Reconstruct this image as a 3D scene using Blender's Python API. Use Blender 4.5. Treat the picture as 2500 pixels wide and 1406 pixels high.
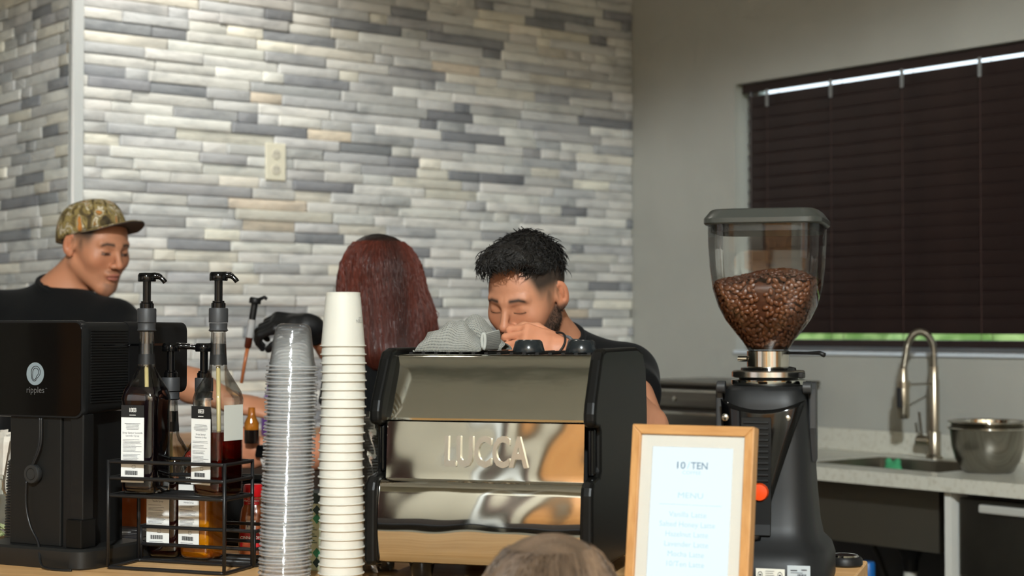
import bpy, bmesh, math, random
import numpy as np
from mathutils import Vector, Matrix

random.seed(7); rng = np.random.default_rng(7)
SC = bpy.context.scene
COL = SC.collection
for o in list(bpy.data.objects): bpy.data.objects.remove(o)

# ------------------------------------------------------------------ camera
F = 4050.0                       # focal length in pixels of the 2500 px frame
CAMZ = 1.35
PITCH = math.atan(97.0 / F)
cam_d = bpy.data.cameras.new('camera'); cam = bpy.data.objects.new('camera', cam_d); COL.objects.link(cam)
cam_d.sensor_width = 36.0; cam_d.lens = 36.0 * F / 2500.0
cam.location = (0, 0, CAMZ); cam.rotation_euler = (math.pi / 2 + PITCH, 0, 0)
cam_d.clip_start = 0.05; cam_d.clip_end = 200
cam_d.dof.use_dof = True; cam_d.dof.focus_distance = 2.95; cam_d.dof.aperture_fstop = 4.5
SC.camera = cam

# ------------------------------------------------------------------ view, world, lights
SC.view_settings.view_transform = 'Standard'; SC.view_settings.look = 'None'
SC.view_settings.exposure = 0.0; SC.view_settings.gamma = 1.0
SC.view_settings.use_curve_mapping = False
SC.cycles.max_bounces = 6; SC.cycles.transparent_max_bounces = 44
SC.cycles.diffuse_bounces = 3; SC.cycles.glossy_bounces = 4; SC.cycles.transmission_bounces = 4
SC.cycles.use_adaptive_sampling = True; SC.cycles.adaptive_threshold = 0.08; SC.cycles.adaptive_min_samples = 12
SC.cycles.use_denoising = True
SC.cycles.caustics_reflective = False; SC.cycles.caustics_refractive = False
SC.cycles.sample_clamp_indirect = 6.0

world = bpy.data.worlds.new('world'); SC.world = world; world.use_nodes = True
wn = world.node_tree.nodes; wl = world.node_tree.links
bg = wn['Background']; bg.inputs['Strength'].default_value = 2.2
bg.inputs['Color'].default_value = (0.80, 0.90, 1.0, 1)

UV = math.radians(51.3)
U = Vector((math.sin(UV), math.cos(UV), 0))       # along the stone wall, receding to the right
V = Vector((-math.cos(UV), math.sin(UV), 0))      # along the window wall, receding to the left
CORNER = Vector((0.4797, 6.70, 0))
A = -U; B = -V                                     # room axes measured from the corner
def RM(a, b, z=0.0):                               # room coordinates -> world
    return CORNER + A * a + B * b + Vector((0, 0, z))

def light(name, kind, loc, energy, color=(1, 1, 1), size=0.2, aim=None, spot=None, blend=0.1, size_y=None):
    d = bpy.data.lights.new(name, kind); d.energy = energy; d.color = color
    if kind == 'AREA':
        d.size = size
        if size_y: d.shape = 'RECTANGLE'; d.size_y = size_y
    else: d.shadow_soft_size = size
    if kind == 'SPOT': d.spot_size = math.radians(spot); d.spot_blend = blend
    o = bpy.data.objects.new(name, d); COL.objects.link(o); o.location = loc
    if aim is not None:
        o.rotation_euler = (Vector(aim) - Vector(loc)).to_track_quat('-Z', 'Y').to_euler()
    return o
# shaded pendant over the customer hall: its shade cuts the light off high on the walls
light('pendant_lamp', 'SPOT', (-0.1, -3.6, 4.33), 2180, (0.91, 0.98, 0.99), 0.18, (-0.1, -3.6, 0), 158.0, 0.04)
# daylight through the shop front behind the camera
light('shopfront_daylight', 'AREA', RM(5.2, 9.3, 1.7), 17, (0.93, 0.96, 1.0), 3.6, RM(4.2, 0, 1.2), size_y=2.2)
light('side_daylight', 'AREA', RM(8.85, 2.75, 1.7), 12, (0.95, 0.97, 1.0), 2.4, RM(2.0, 3.0, 1.1), size_y=2.0)
# recessed downlights washing the stone wall beside the corner trim
light('wall_downlight', 'SPOT', RM(2.2, 0.55, 3.1), 54, (1.0, 0.97, 0.89), 0.05, RM(2.0, 0.02, 1.9), 95.0, 0.8)
light('bar_downlight', 'SPOT', (-0.55, 3.35, 3.1), 16, (1.0, 0.93, 0.83), 0.06, (-0.5, 2.9, 0.95), 90.0, 0.7)
light('bar_downlight', 'SPOT', (0.35, 3.2, 3.1), 14, (1.0, 0.93, 0.83), 0.06, (0.3, 3.0, 0.95), 90.0, 0.7)

# ------------------------------------------------------------------ helpers
def W(px, py, Y):                                  # a direction seen in the photograph, at a real distance Y
    dx = (px - 1250.0) / F; dy = (703.0 - py) / F
    c, s = math.cos(PITCH), math.sin(PITCH)
    k = Y / (c - dy * s)
    return Vector((dx * k, Y, CAMZ + (s + dy * c) * k))
def project(p):
    c, s = math.cos(PITCH), math.sin(PITCH)
    x, y, z = p[0], p[1], p[2] - CAMZ
    f = y * c + z * s; u = -y * s + z * c
    return 1250 + F * x / f, 703 - F * u / f

def lin(c):
    c = c / 255.0
    return c / 12.92 if c <= 0.04045 else ((c + 0.055) / 1.055) ** 2.4
def rgb(r, g, b): return (lin(r), lin(g), lin(b), 1.0)

MATS = {}
def mat(name, color, rough=0.5, metal=0.0, spec=0.5, noise=None, bump=None, coat=0.0, trans=0.0, ior=1.45,
        emit=None, emit_s=0.0, attr=None, aniso=0.0, sheen=0.0, sss=0.0, alpha=1.0):
    """noise=(scale, colour2, contrast_lo, contrast_hi[, stretch]); bump=(scale, strength[, stretch])"""
    if name in MATS: return MATS[name]
    m = bpy.data.materials.new(name); m.use_nodes = True
    nt = m.node_tree; N = nt.nodes; L = nt.links; p = N['Principled BSDF']
    p.inputs['Base Color'].default_value = color; p.inputs['Roughness'].default_value = rough
    p.inputs['Metallic'].default_value = metal; p.inputs['Specular IOR Level'].default_value = spec
    p.inputs['Coat Weight'].default_value = coat; p.inputs['Coat Roughness'].default_value = 0.06
    p.inputs['Transmission Weight'].default_value = trans; p.inputs['IOR'].default_value = ior
    p.inputs['Anisotropic'].default_value = aniso; p.inputs['Sheen Weight'].default_value = sheen
    p.inputs['Alpha'].default_value = alpha
    if sss:
        p.inputs['Subsurface Weight'].default_value = sss
        p.inputs['Subsurface Radius'].default_value = (0.012, 0.005, 0.003); p.inputs['Subsurface Scale'].default_value = 1.0
    if emit: p.inputs['Emission Color'].default_value = emit; p.inputs['Emission Strength'].default_value = emit_s
    tc = N.new('ShaderNodeTexCoord')
    def coords(stretch):
        mp = N.new('ShaderNodeMapping'); mp.inputs['Scale'].default_value = stretch
        L.new(tc.outputs['Object'], mp.inputs['Vector']); return mp.outputs['Vector']
    src = None
    if attr:
        at = N.new('ShaderNodeAttribute'); at.attribute_name = attr; src = at.outputs['Color']
        L.new(src, p.inputs['Base Color'])
    if noise:
        st = noise[4] if len(noise) > 4 else (1, 1, 1)
        nz = N.new('ShaderNodeTexNoise'); nz.inputs['Scale'].default_value = noise[0]; nz.inputs['Detail'].default_value = 5
        L.new(coords(st), nz.inputs['Vector'])
        mr = N.new('ShaderNodeMapRange'); mr.inputs['From Min'].default_value = noise[2]; mr.inputs['From Max'].default_value = noise[3]
        L.new(nz.outputs['Fac'], mr.inputs['Value'])
        mx = N.new('ShaderNodeMix'); mx.data_type = 'RGBA'
        L.new(mr.outputs['Result'], mx.inputs['Factor'])
        if src is not None and attr:
            mx.blend_type = 'MULTIPLY'; L.new(src, mx.inputs['A'])
        else: mx.inputs['A'].default_value = color
        mx.inputs['B'].default_value = noise[1]
        L.new(mx.outputs['Result'], p.inputs['Base Color'])
    if bump:
        st = bump[2] if len(bump) > 2 else (1, 1, 1)
        nz = N.new('ShaderNodeTexNoise'); nz.inputs['Scale'].default_value = bump[0]; nz.inputs['Detail'].default_value = 4
        L.new(coords(st), nz.inputs['Vector'])
        bp = N.new('ShaderNodeBump'); bp.inputs['Strength'].default_value = bump[1]; bp.inputs['Distance'].default_value = 0.01
        L.new(nz.outputs['Fac'], bp.inputs['Height']); L.new(bp.outputs['Normal'], p.inputs['Normal'])
    MATS[name] = m
    return m

def clear_mat(name, tint=(1, 1, 1, 1), gloss_rough=0.05, facing=0.35, base_gloss=0.06, haze=0.0, haze_col=(0.8, 0.8, 0.8, 1)):
    """thin clear plastic: see-through with reflections that grow towards the rim, plus a little milkiness"""
    if name in MATS: return MATS[name]
    m = bpy.data.materials.new(name); m.use_nodes = True
    nt = m.node_tree; N = nt.nodes; L = nt.links; N.clear()
    out = N.new('ShaderNodeOutputMaterial'); tr = N.new('ShaderNodeBsdfTransparent'); tr.inputs['Color'].default_value = tint
    gl = N.new('ShaderNodeBsdfGlossy'); gl.inputs['Roughness'].default_value = gloss_rough
    lw = N.new('ShaderNodeLayerWeight'); lw.inputs['Blend'].default_value = facing
    ma = N.new('ShaderNodeMath'); ma.operation = 'MULTIPLY_ADD'; ma.inputs[1].default_value = 0.75; ma.inputs[2].default_value = base_gloss; ma.use_clamp = True
    L.new(lw.outputs['Fresnel'], ma.inputs[0])
    mx = N.new('ShaderNodeMixShader'); L.new(ma.outputs[0], mx.inputs[0]); L.new(tr.outputs[0], mx.inputs[1]); L.new(gl.outputs[0], mx.inputs[2])
    last = mx
    if haze:
        df = N.new('ShaderNodeBsdfDiffuse'); df.inputs['Color'].default_value = haze_col
        m2 = N.new('ShaderNodeMixShader'); m2.inputs[0].default_value = haze
        L.new(mx.outputs[0], m2.inputs[1]); L.new(df.outputs[0], m2.inputs[2]); last = m2
    L.new(last.outputs[0], out.inputs['Surface'])
    MATS[name] = m
    return m

class MB:
    """collects simple shapes into one mesh"""
    def __init__(s): s.v = []; s.f = []
    def add(s, v, f, M=None):
        k = len(s.v)
        s.v += [tuple((M @ Vector(p)) if M is not None else p) for p in v]
        s.f += [tuple(i + k for i in q) for q in f]; return s
    def box(s, lo, hi, M=None):
        x0, y0, z0 = lo; x1, y1, z1 = hi
        return s.add([(x0, y0, z0), (x1, y0, z0), (x1, y1, z0), (x0, y1, z0), (x0, y0, z1), (x1, y0, z1), (x1, y1, z1), (x0, y1, z1)],
                     [(0, 3, 2, 1), (4, 5, 6, 7), (0, 1, 5, 4), (1, 2, 6, 5), (2, 3, 7, 6), (3, 0, 4, 7)], M)
    def lathe(s, prof, n=24, M=None, cap0=True, cap1=True, a0=0.0):
        v = []; f = []
        for r, z in prof:
            for i in range(n):
                t = a0 + 2 * math.pi * i / n; v.append((r * math.cos(t), r * math.sin(t), z))
        for j in range(len(prof) - 1):
            for i in range(n):
                k = (i + 1) % n; f.append((j * n + i, j * n + k, (j + 1) * n + k, (j + 1) * n + i))
        if cap0: f.append(tuple(range(n - 1, -1, -1)))
        if cap1: f.append(tuple((len(prof) - 1) * n + i for i in range(n)))
        return s.add(v, f, M)
    def loft(s, rings, M=None, cap0=True, cap1=True, closed=False):
        n = len(rings[0]); v = [p for r in rings for p in r]; f = []
        m = len(rings)
        for j in range(m if closed else m - 1):
            j2 = (j + 1) % m
            for i in range(n):
                k = (i + 1) % n; f.append((j * n + i, j * n + k, j2 * n + k, j2 * n + i))
        if not closed:
            if cap0: f.append(tuple(range(n - 1, -1, -1)))
            if cap1: f.append(tuple((m - 1) * n + i for i in range(n)))
        return s.add(v, f, M)
    def tube(s, pts, r, n=8, M=None, closed=False):
        pts = [Vector(p) for p in pts]; m = len(pts)
        rr = r if isinstance(r, (list, tuple)) else [r] * m
        tang = []
        for i in range(m):
            if closed: t = pts[(i + 1) % m] - pts[i - 1]
            else: t = pts[min(i + 1, m - 1)] - pts[max(i - 1, 0)]
            tang.append(t.normalized())
        ref = Vector((0, 0, 1)) if abs(tang[0].z) < 0.9 else Vector((1, 0, 0))
        nrm = (ref - tang[0] * ref.dot(tang[0])).normalized(); rings = []
        for i in range(m):
            nrm = nrm - tang[i] * nrm.dot(tang[i])
            nrm = nrm.normalized() if nrm.length > 1e-6 else Vector((1, 0, 0))
            bn = tang[i].cross(nrm)
            rings.append([tuple(pts[i] + (nrm * math.cos(2 * math.pi * k / n) + bn * math.sin(2 * math.pi * k / n)) * rr[i]) for k in range(n)])
        return s.loft(rings, M, closed=closed)
    def prism(s, poly, d0, d1, axis='y', M=None):
        """poly in the plane across the axis, pulled from d0 to d1 along it"""
        def P(p, d): return {'y': (p[0], d, p[1]), 'x': (d, p[0], p[1]), 'z': (p[0], p[1], d)}[axis]
        n = len(poly); v = [P(p, d0) for p in poly] + [P(p, d1) for p in poly]
        f = [tuple(range(n - 1, -1, -1)), tuple(range(n, 2 * n))] + [(i, (i + 1) % n, n + (i + 1) % n, n + i) for i in range(n)]
        return s.add(v, f, M)
    def build(s, name, m, parent=None, smooth=None, bevel=None, seg=2, subsurf=0):
        me = bpy.data.meshes.new(name); me.from_pydata(s.v, [], s.f); me.validate()
        bm = bmesh.new(); bm.from_mesh(me); bmesh.ops.recalc_face_normals(bm, faces=bm.faces); bm.to_mesh(me); bm.free()
        return mesh_obj(name, me, m, parent, smooth, bevel, seg, subsurf)

def mesh_obj(name, me, m, parent=None, smooth=None, bevel=None, seg=2, subsurf=0):
    o = bpy.data.objects.new(name, me); COL.objects.link(o)
    if m is not None and not me.materials: me.materials.append(m)
    if parent is not None: o.parent = parent
    if smooth:
        me.polygons.foreach_set('use_smooth', [True] * len(me.polygons))
        if smooth is not True and smooth < 180:
            try: me.set_sharp_from_angle(angle=math.radians(smooth))
            except Exception: pass
    if bevel:
        b = o.modifiers.new('bevel', 'BEVEL'); b.width = bevel; b.segments = seg; b.limit_method = 'ANGLE'; b.angle_limit = math.radians(40)
        b.harden_normals = False
    if subsurf:
        b = o.modifiers.new('sub', 'SUBSURF'); b.levels = subsurf; b.render_levels = subsurf
    return o

def raw_mesh(name, v, f, attr=None):
    me = bpy.data.meshes.new(name)
    v = np.asarray(v, np.float32); f = np.asarray(f, np.int32)
    me.vertices.add(len(v)); me.vertices.foreach_set('co', v.ravel())
    k = f.shape[1]
    me.loops.add(f.size); me.loops.foreach_set('vertex_index', f.ravel())
    me.polygons.add(len(f)); me.polygons.foreach_set('loop_start', np.arange(0, f.size, k, dtype=np.int32))
    me.update(calc_edges=True)
    if attr is not None:
        ca = me.color_attributes.new('Col', 'FLOAT_COLOR', 'POINT')
        ca.data.foreach_set('color', np.asarray(attr, np.float32).ravel())
    return me

def thing(name, label, cat, loc=(0, 0, 0), rotz=0.0, group=None):
    o = bpy.data.objects.new(name, None); COL.objects.link(o); o.empty_display_size = 0.05
    o.location = loc; o.rotation_euler = (0, 0, rotz); tag(o, label, cat, group); return o
def tag(o, label, cat, group=None, kind=None):
    o['label'] = label; o['category'] = cat
    if group: o['group'] = group
    if kind: o['kind'] = kind
    return o
def struct(o): o['kind'] = 'structure'; return o
def dup(root, loc, rot=None, label=None):
    r = root.copy(); COL.objects.link(r); r.location = loc
    if rot is not None: r.rotation_euler = rot
    if label: r['label'] = label
    for ch in list(root.children):
        c = ch.copy(); COL.objects.link(c); c.parent = r
        for g in list(ch.children):
            d = g.copy(); COL.objects.link(d); d.parent = c
    return r

def text_mesh(s, size, bend=None, extrude=0.0, align='CENTER', space=1.0, shear=0.0, bold=0.0):
    """lettering as a flat mesh in the xz plane, facing -y, centred; bend=radius wraps it round a vertical cylinder"""
    cu = bpy.data.curves.new('text', 'FONT'); cu.body = s; cu.size = size; cu.align_x = align; cu.align_y = 'CENTER'
    cu.space_character = space; cu.shear = shear; cu.extrude = extrude; cu.offset = bold; cu.resolution_u = 3
    o = bpy.data.objects.new('text', cu)
    me = bpy.data.meshes.new_from_object(o)
    bpy.data.objects.remove(o)
    for v in me.vertices:
        x, y, z = v.co
        if bend: v.co = (bend * math.sin(x / bend), -bend * math.cos(x / bend) - z, y)
        else: v.co = (x, -z, y)
    return me
def text_obj(name, s, size, m, parent, loc, rot=(0, 0, 0), **kw):
    me = text_mesh(s, size, **kw); o = mesh_obj(name, me, m, parent); o.location = loc; o.rotation_euler = rot
    return o

# ---- distance-field modelling for bodies, hair and cloth
def ell(P, c, r):
    q = (P - np.asarray(c, np.float32)) / np.asarray(r, np.float32)
    k0 = np.sqrt((q * q).sum(1)); q2 = q / np.asarray(r, np.float32); k1 = np.sqrt((q2 * q2).sum(1)) + 1e-9
    return k0 * (k0 - 1.0) / k1
def sph(P, c, r): return np.sqrt(((P - np.asarray(c, np.float32)) ** 2).sum(1)) - r
def cap(P, a, b, ra, rb=None):
    rb = ra if rb is None else rb
    a = np.asarray(a, np.float32); b = np.asarray(b, np.float32); ab = b - a
    t = np.clip(((P - a) @ ab) / (ab @ ab + 1e-12), 0, 1)
    return np.sqrt(((P - a - t[:, None] * ab) ** 2).sum(1)) - (ra + (rb - ra) * t)
def rot_to(P, c, R):                              # into a rotated local frame (rows of R are the local axes)
    return (P - np.asarray(c, np.float32)) @ np.asarray(R, np.float32).T
def bx(Q, h, r):
    d = np.abs(Q) - (np.asarray(h, np.float32) - r)
    return np.sqrt((np.maximum(d, 0) ** 2).sum(1)) + np.minimum(d.max(1), 0) - r
def local(P, c, r, fn):
    """evaluate fn only inside the sphere (c, r); further out the distance to that sphere is enough"""
    dd = np.sqrt(((P - np.asarray(c, np.float32)) ** 2).sum(1)); out = (dd - r * 0.8).astype(np.float32); m = dd < r
    if m.any(): out[m] = fn(P[m])
    return out
def smin(a, b, k):
    h = np.clip(0.5 + 0.5 * (b - a) / k, 0, 1); return b + (a - b) * h - k * h * (1 - h)
def smax(a, b, k): return -smin(-a, -b, k)

def axis(lo, hi, h, fine=None, hf=None):
    """grid coordinates with step h, and the finer step hf inside the range fine"""
    if fine is None: return np.arange(lo, hi + h, h)
    f0, f1 = max(fine[0], lo), min(fine[1], hi)
    a = np.linspace(lo, f0, max(int(math.ceil((f0 - lo) / h)), 0) + 1)[:-1] if f0 > lo else np.zeros(0)
    b_ = np.linspace(f0, f1, int(math.ceil((f1 - f0) / hf)) + 1)
    c = np.linspace(f1, hi, max(int(math.ceil((hi - f1) / h)), 0) + 1)[1:] if f1 < hi else np.zeros(0)
    return np.concatenate([a, b_, c])
def surface(f, lo, hi, h=0.01, block=8, smooth=2, slack=1.9, axes=None):
    """surface of f=0 as quads (naive surface nets), evaluated only near the surface"""
    if axes is None: axes = [axis(lo[k], hi[k], h) for k in range(3)]
    ax_ = []
    for a in axes:                                   # pad each axis to whole blocks
        m = (-(len(a) - 1)) % block
        ax_.append(np.concatenate([a, a[-1] + (a[-1] - a[-2]) * np.arange(1, m + 1)]).astype(np.float32))
    n = np.array([len(a) for a in ax_]); nb = (n - 1) // block
    cc_ = [0.5 * (a[:-1:block] + a[block::block]) for a in ax_]; ch = [0.5 * (a[block::block] - a[:-1:block]) for a in ax_]
    ci = np.stack(np.meshgrid(*[np.arange(k) for k in nb], indexing='ij'), -1).reshape(-1, 3)
    cd = f(np.stack([cc_[k][ci[:, k]] for k in range(3)], 1).astype(np.float32))
    half = np.sqrt(sum(ch[k][ci[:, k]] ** 2 for k in range(3)))
    val = np.repeat(np.repeat(np.repeat(cd.reshape(nb), block, 0), block, 1), block, 2)
    val = np.pad(val, ((0, 1),) * 3, mode='edge').astype(np.float32)
    act = ci[np.abs(cd) < half * slack]
    loc = np.stack(np.meshgrid(*[np.arange(block + 1)] * 3, indexing='ij'), -1).reshape(-1, 3)
    for s in range(0, len(act), 256):
        g = (act[s:s + 256, None, :] * block + loc[None]).reshape(-1, 3)
        val[g[:, 0], g[:, 1], g[:, 2]] = f(np.stack([ax_[k][g[:, k]] for k in range(3)], 1))
    sg = val < 0
    cnt = np.zeros(np.array(n) - 1, np.int8)
    offs = [(i, j, k) for i in (0, 1) for j in (0, 1) for k in (0, 1)]
    for i, j, k in offs: cnt += sg[i:n[0] - 1 + i, j:n[1] - 1 + j, k:n[2] - 1 + k]
    cells = np.argwhere((cnt > 0) & (cnt < 8)); idx = np.full(np.array(n) - 1, -1, np.int32); idx[tuple(cells.T)] = np.arange(len(cells))
    pos = np.zeros((len(cells), 3), np.float32); num = np.zeros(len(cells), np.float32)
    corner = {o: val[cells[:, 0] + o[0], cells[:, 1] + o[1], cells[:, 2] + o[2]] for o in offs}
    for a in offs:
        for ax in range(3):
            if a[ax]: continue
            b = list(a); b[ax] = 1; b = tuple(b)
            va, vb = corner[a], corner[b]; m = (va < 0) != (vb < 0)
            t = np.where(m, va / np.where(m, va - vb, 1), 0)
            p = np.tile(np.array(a, np.float32), (len(cells), 1)); p[:, ax] += t
            pos[m] += p[m]; num[m] += 1
    fr_ = pos / num[:, None]
    vv = np.stack([ax_[k][cells[:, k]] + fr_[:, k] * (ax_[k][cells[:, k] + 1] - ax_[k][cells[:, k]]) for k in range(3)], 1)
    quads = []
    for ax in range(3):
        sl0 = [slice(None)] * 3; sl1 = [slice(None)] * 3
        sl0[ax] = slice(0, n[ax] - 1); sl1[ax] = slice(1, n[ax])
        s0 = sg[tuple(sl0)]; s1 = sg[tuple(sl1)]
        e = np.argwhere(s0 != s1); u, w = [(1, 2), (2, 0), (0, 1)][ax]
        e = e[(e[:, u] > 0) & (e[:, w] > 0) & (e[:, u] < n[u] - 1) & (e[:, w] < n[w] - 1)]
        fl = s0[tuple(e.T)]
        def cell(du, dw):
            c = e.copy(); c[:, u] += du; c[:, w] += dw; return idx[tuple(c.T)]
        q = np.stack([cell(-1, -1), cell(0, -1), cell(0, 0), cell(-1, 0)], 1)
        q[~fl] = q[~fl][:, ::-1]; quads.append(q)
    q = np.concatenate(quads); q = q[(q >= 0).all(1)]
    for _ in range(smooth):
        acc = np.zeros_like(vv); c = np.zeros(len(vv), np.float32)
        for i in range(4):
            a, b = q[:, i], q[:, (i + 1) % 4]
            for k in range(3): acc[:, k] += np.bincount(a, vv[b, k], len(vv)) + np.bincount(b, vv[a, k], len(vv))
            c += np.bincount(a, minlength=len(vv)) + np.bincount(b, minlength=len(vv))
        vv = 0.5 * vv + 0.5 * acc / np.maximum(c, 1)[:, None]
    return vv, q

def vnoise(P, scale, seed=0):
    """cheap smooth noise from summed sines"""
    r = np.random.default_rng(seed); out = np.zeros(len(P), np.float32)
    for k in range(6):
        d = r.normal(size=3); d /= np.linalg.norm(d); out += np.sin(P @ (d * scale * r.uniform(0.6, 1.8)).astype(np.float32) + np.float32(r.uniform(0, 6.28)))
    return out / 6
def Rxyz(rx, ry, rz):
    return np.array((Matrix.Rotation(rz, 3, 'Z') @ Matrix.Rotation(ry, 3, 'Y') @ Matrix.Rotation(rx, 3, 'X')))

_ONES = ['', 'first', 'second', 'third', 'fourth', 'fifth', 'sixth', 'seventh', 'eighth', 'ninth', 'tenth', 'eleventh', 'twelfth', 'thirteenth', 'fourteenth', 'fifteenth', 'sixteenth', 'seventeenth', 'eighteenth', 'nineteenth']
_TENS = {2: ('twentieth', 'twenty'), 3: ('thirtieth', 'thirty'), 4: ('fortieth', 'forty'), 5: ('fiftieth', 'fifty'), 6: ('sixtieth', 'sixty')}
def nth(k):
    if k < 20: return _ONES[k]
    return _TENS[k // 10][0] if k % 10 == 0 else _TENS[k // 10][1] + '-' + _ONES[k % 10]
# ------------------------------------------------------------------ the room
ROOM = Matrix((
    (A.x, B.x, 0, CORNER.x), (A.y, B.y, 0, CORNER.y), (0, 0, 1, 0), (0, 0, 0, 1)))
RA, RB = 9.0, 9.6                # room size along the two axes
STONE_A = 2.374                  # length of the stone wall up to its outer corner
ALC = -1.6                       # the stone wall turns the corner and runs back to here

M_WALL = mat('painted wall', rgb(170, 170, 163), 0.75, noise=(3.0, rgb(165, 165, 158), 0.4, 0.6), bump=(140, 0.05))
M_CEIL = mat('ceiling paint', rgb(208, 210, 206), 0.8)
M_FLOOR = mat('polished concrete', rgb(150, 145, 130), 0.35, noise=(2.0, rgb(124, 118, 104), 0.35, 0.65), bump=(30, 0.03))
M_GROUT = mat('stone joint', rgb(96, 92, 84), 0.9)
M_TRIM = mat('brushed aluminium', rgb(236, 240, 242), 0.28, 0.55)
M_WHITE = mat('white paint', rgb(226, 228, 228), 0.45)

struct(MB().box((-0.3, ALC - 0.3, -0.1), (RA + 0.2, RB + 0.2, 0.0), ROOM).build('floor', M_FLOOR))
struct(MB().box((-0.15, ALC - 0.2, 4.7), (RA + 0.2, RB + 0.2, 4.8), ROOM).build('ceiling', M_CEIL))

# window wall with its opening
WB0, WB1, WZ0, WZ1 = 0.578, 3.0, 1.254, 2.268
w = MB()
w.box((-0.14, -0.14, 0), (0, WB0, 4.7), ROOM); w.box((-0.14, WB1, 0), (0, RB, 4.7), ROOM)
w.box((-0.14, WB0, 0), (0, WB1, WZ0), ROOM); w.box((-0.14, WB0, WZ1), (0, WB1, 4.7), ROOM)
struct(w.build('wall_right', M_WALL))
# stone-clad walls (backing boards; the stones are their pieces)
wall_back = struct(MB().box((0, -0.14, 0), (STONE_A, 0, 4.7), ROOM).build('wall_back', M_GROUT))
wall_left = struct(MB().box((STONE_A - 0.14, ALC, 0), (STONE_A, -0.141, 4.7), ROOM).build('wall_left', M_GROUT))
struct(MB().box((STONE_A - 0.14, ALC - 0.14, 0), (RA, ALC, 4.7), ROOM).build('wall_alcove', M_WALL))
struct(MB().box((RA, ALC, 0), (RA + 0.14, RB, 4.7), ROOM).build('wall_hall_side', mat('hall paint', rgb(176, 168, 150), 0.7)))
struct(MB().box((-0.14, RB, 0), (RA + 0.14, RB + 0.14, 4.7), ROOM).build('wall_front', mat('hall paint', rgb(176, 168, 150), 0.7)))

STONES = [((206, 205, 200), 0.36), ((190, 190, 188), 0.27), ((170, 171, 172), 0.14), ((134, 136, 140), 0.10), ((216, 212, 200), 0.115), ((208, 196, 178), 0.015)]
def stone_mat():
    m = mat('split quartzite', rgb(180, 180, 178), 0.62, attr='Col', bump=(30, 0.4, (1, 1, 1.6)),
            noise=(9.0, (0.70, 0.71, 0.73, 1), 0.48, 0.72, (1.0, 1.0, 2.4)))
    return m
M_STONE = stone_mat()
def stone_geo(a0, a1, z0, z1, proud, place, rs):
    """one split-faced strip of stone: chipped front, straight sides"""
    ta = [0, 0.03, 0.5, 0.97, 1]; tz = [0, 0.1, 0.9, 1]; nx = 4; nz = 3; v = []; f = []
    g = 0.0007; tilt = rs.uniform(-0.002, 0.002); lean = rs.uniform(-0.0015, 0.0015)
    for k in range(nz + 1):
        for i in range(nx + 1):
            a = a0 + g + (a1 - a0 - 2 * g) * ta[i]; z = z0 + g + (z1 - z0 - 2 * g) * tz[k]
            edge = (i in (0, nx)) or (k in (0, nz))
            d = proud + rs.uniform(-0.0007, 0.0007) - (0.0022 if edge else 0) + tilt * (ta[i] - 0.5) + lean * (tz[k] - 0.5)
            v.append(place(a, d, z))
    base = len(v); ring = [i for i in range(nx + 1)] + [(nx + 1) * k + nx for k in range(1, nz + 1)] + \
        [(nx + 1) * nz + i for i in range(nx - 1, -1, -1)] + [(nx + 1) * k for k in range(nz - 1, 0, -1)]
    for r in ring:
        i = r % (nx + 1); k = r // (nx + 1)
        v.append(place(a0 + g + (a1 - a0 - 2 * g) * ta[i], -0.004, z0 + g + (z1 - z0 - 2 * g) * tz[k]))
    for k in range(nz):
        for i in range(nx):
            q = k * (nx + 1) + i; f.append((q, q + 1, q + nx + 2, q + nx + 1))
    n = len(ring)
    for j in range(n): f.append((ring[j], base + j, base + (j + 1) % n, ring[(j + 1) % n]))
    return v, f
def clad(parent, length, z0, z1, place, flip, seed, least):
    rs = random.Random(seed); rows = []; H = 0.0362
    nrow = int((z1 - z0) / H)
    for r in range(nrow):
        a = -rs.uniform(0, 0.2)
        while a < length:
            L = rs.choice([0.08, 0.12, 0.16, 0.2, 0.24, 0.28, 0.34]) * rs.uniform(0.85, 1.15)
            b0, b1 = max(a, 0), min(a + L, length)
            if b1 - b0 > 0.02:
                x = rs.random(); acc = 0
                for c, p in STONES:
                    acc += p
                    if x <= acc: break
                j = rs.uniform(0.95, 1.12)
                col = tuple(lin(min(q * j * rs.uniform(0.996, 1.004), 250)) for q in c) + (1,)
                v, f = stone_geo(b0, b1, z0 + r * H, z0 + (r + 1) * H, rs.choice([0.011, 0.013, 0.015, 0.018]), place, rs)
                if flip: f = [q[::-1] for q in f]
                ps = [project(p) for p in v[:20]]
                xs = [p[0] for p in ps]; ys = [p[1] for p in ps]
                x0, x1 = max(min(xs), 0), min(max(xs), 2500); y0, y1 = max(min(ys), 0), min(max(ys), 1000)
                rows.append((max(x1 - x0, 0) * max(y1 - y0, 0), v, f, col))
            a += L
    rows.sort(key=lambda q: -q[0])
    rest_v = []; rest_f = []; rest_c = []
    for i, (ar, v, f, col) in enumerate(rows):
        if i < 295 and ar > least:
            me = raw_mesh('stone', v, f, [col] * len(v)); mesh_obj('stone', me, M_STONE, parent)
        else:
            k = len(rest_v); rest_v += v; rest_f += [tuple(q + k for q in x) for x in f]; rest_c += [col] * len(v)
    if rest_v:
        o = mesh_obj('stone_facing', raw_mesh('stone_facing', rest_v, rest_f, rest_c), M_STONE, parent)
        o['kind'] = 'stuff'
clad(wall_back, STONE_A, 0.70, 2.86, lambda a, d, z: tuple(RM(a, d, z)), True, 3, 60)
clad(wall_left, 1.2, 0.70, 2.86, lambda a, d, z: tuple(RM(STONE_A + d, -a, z)), True, 5, 60)
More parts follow.
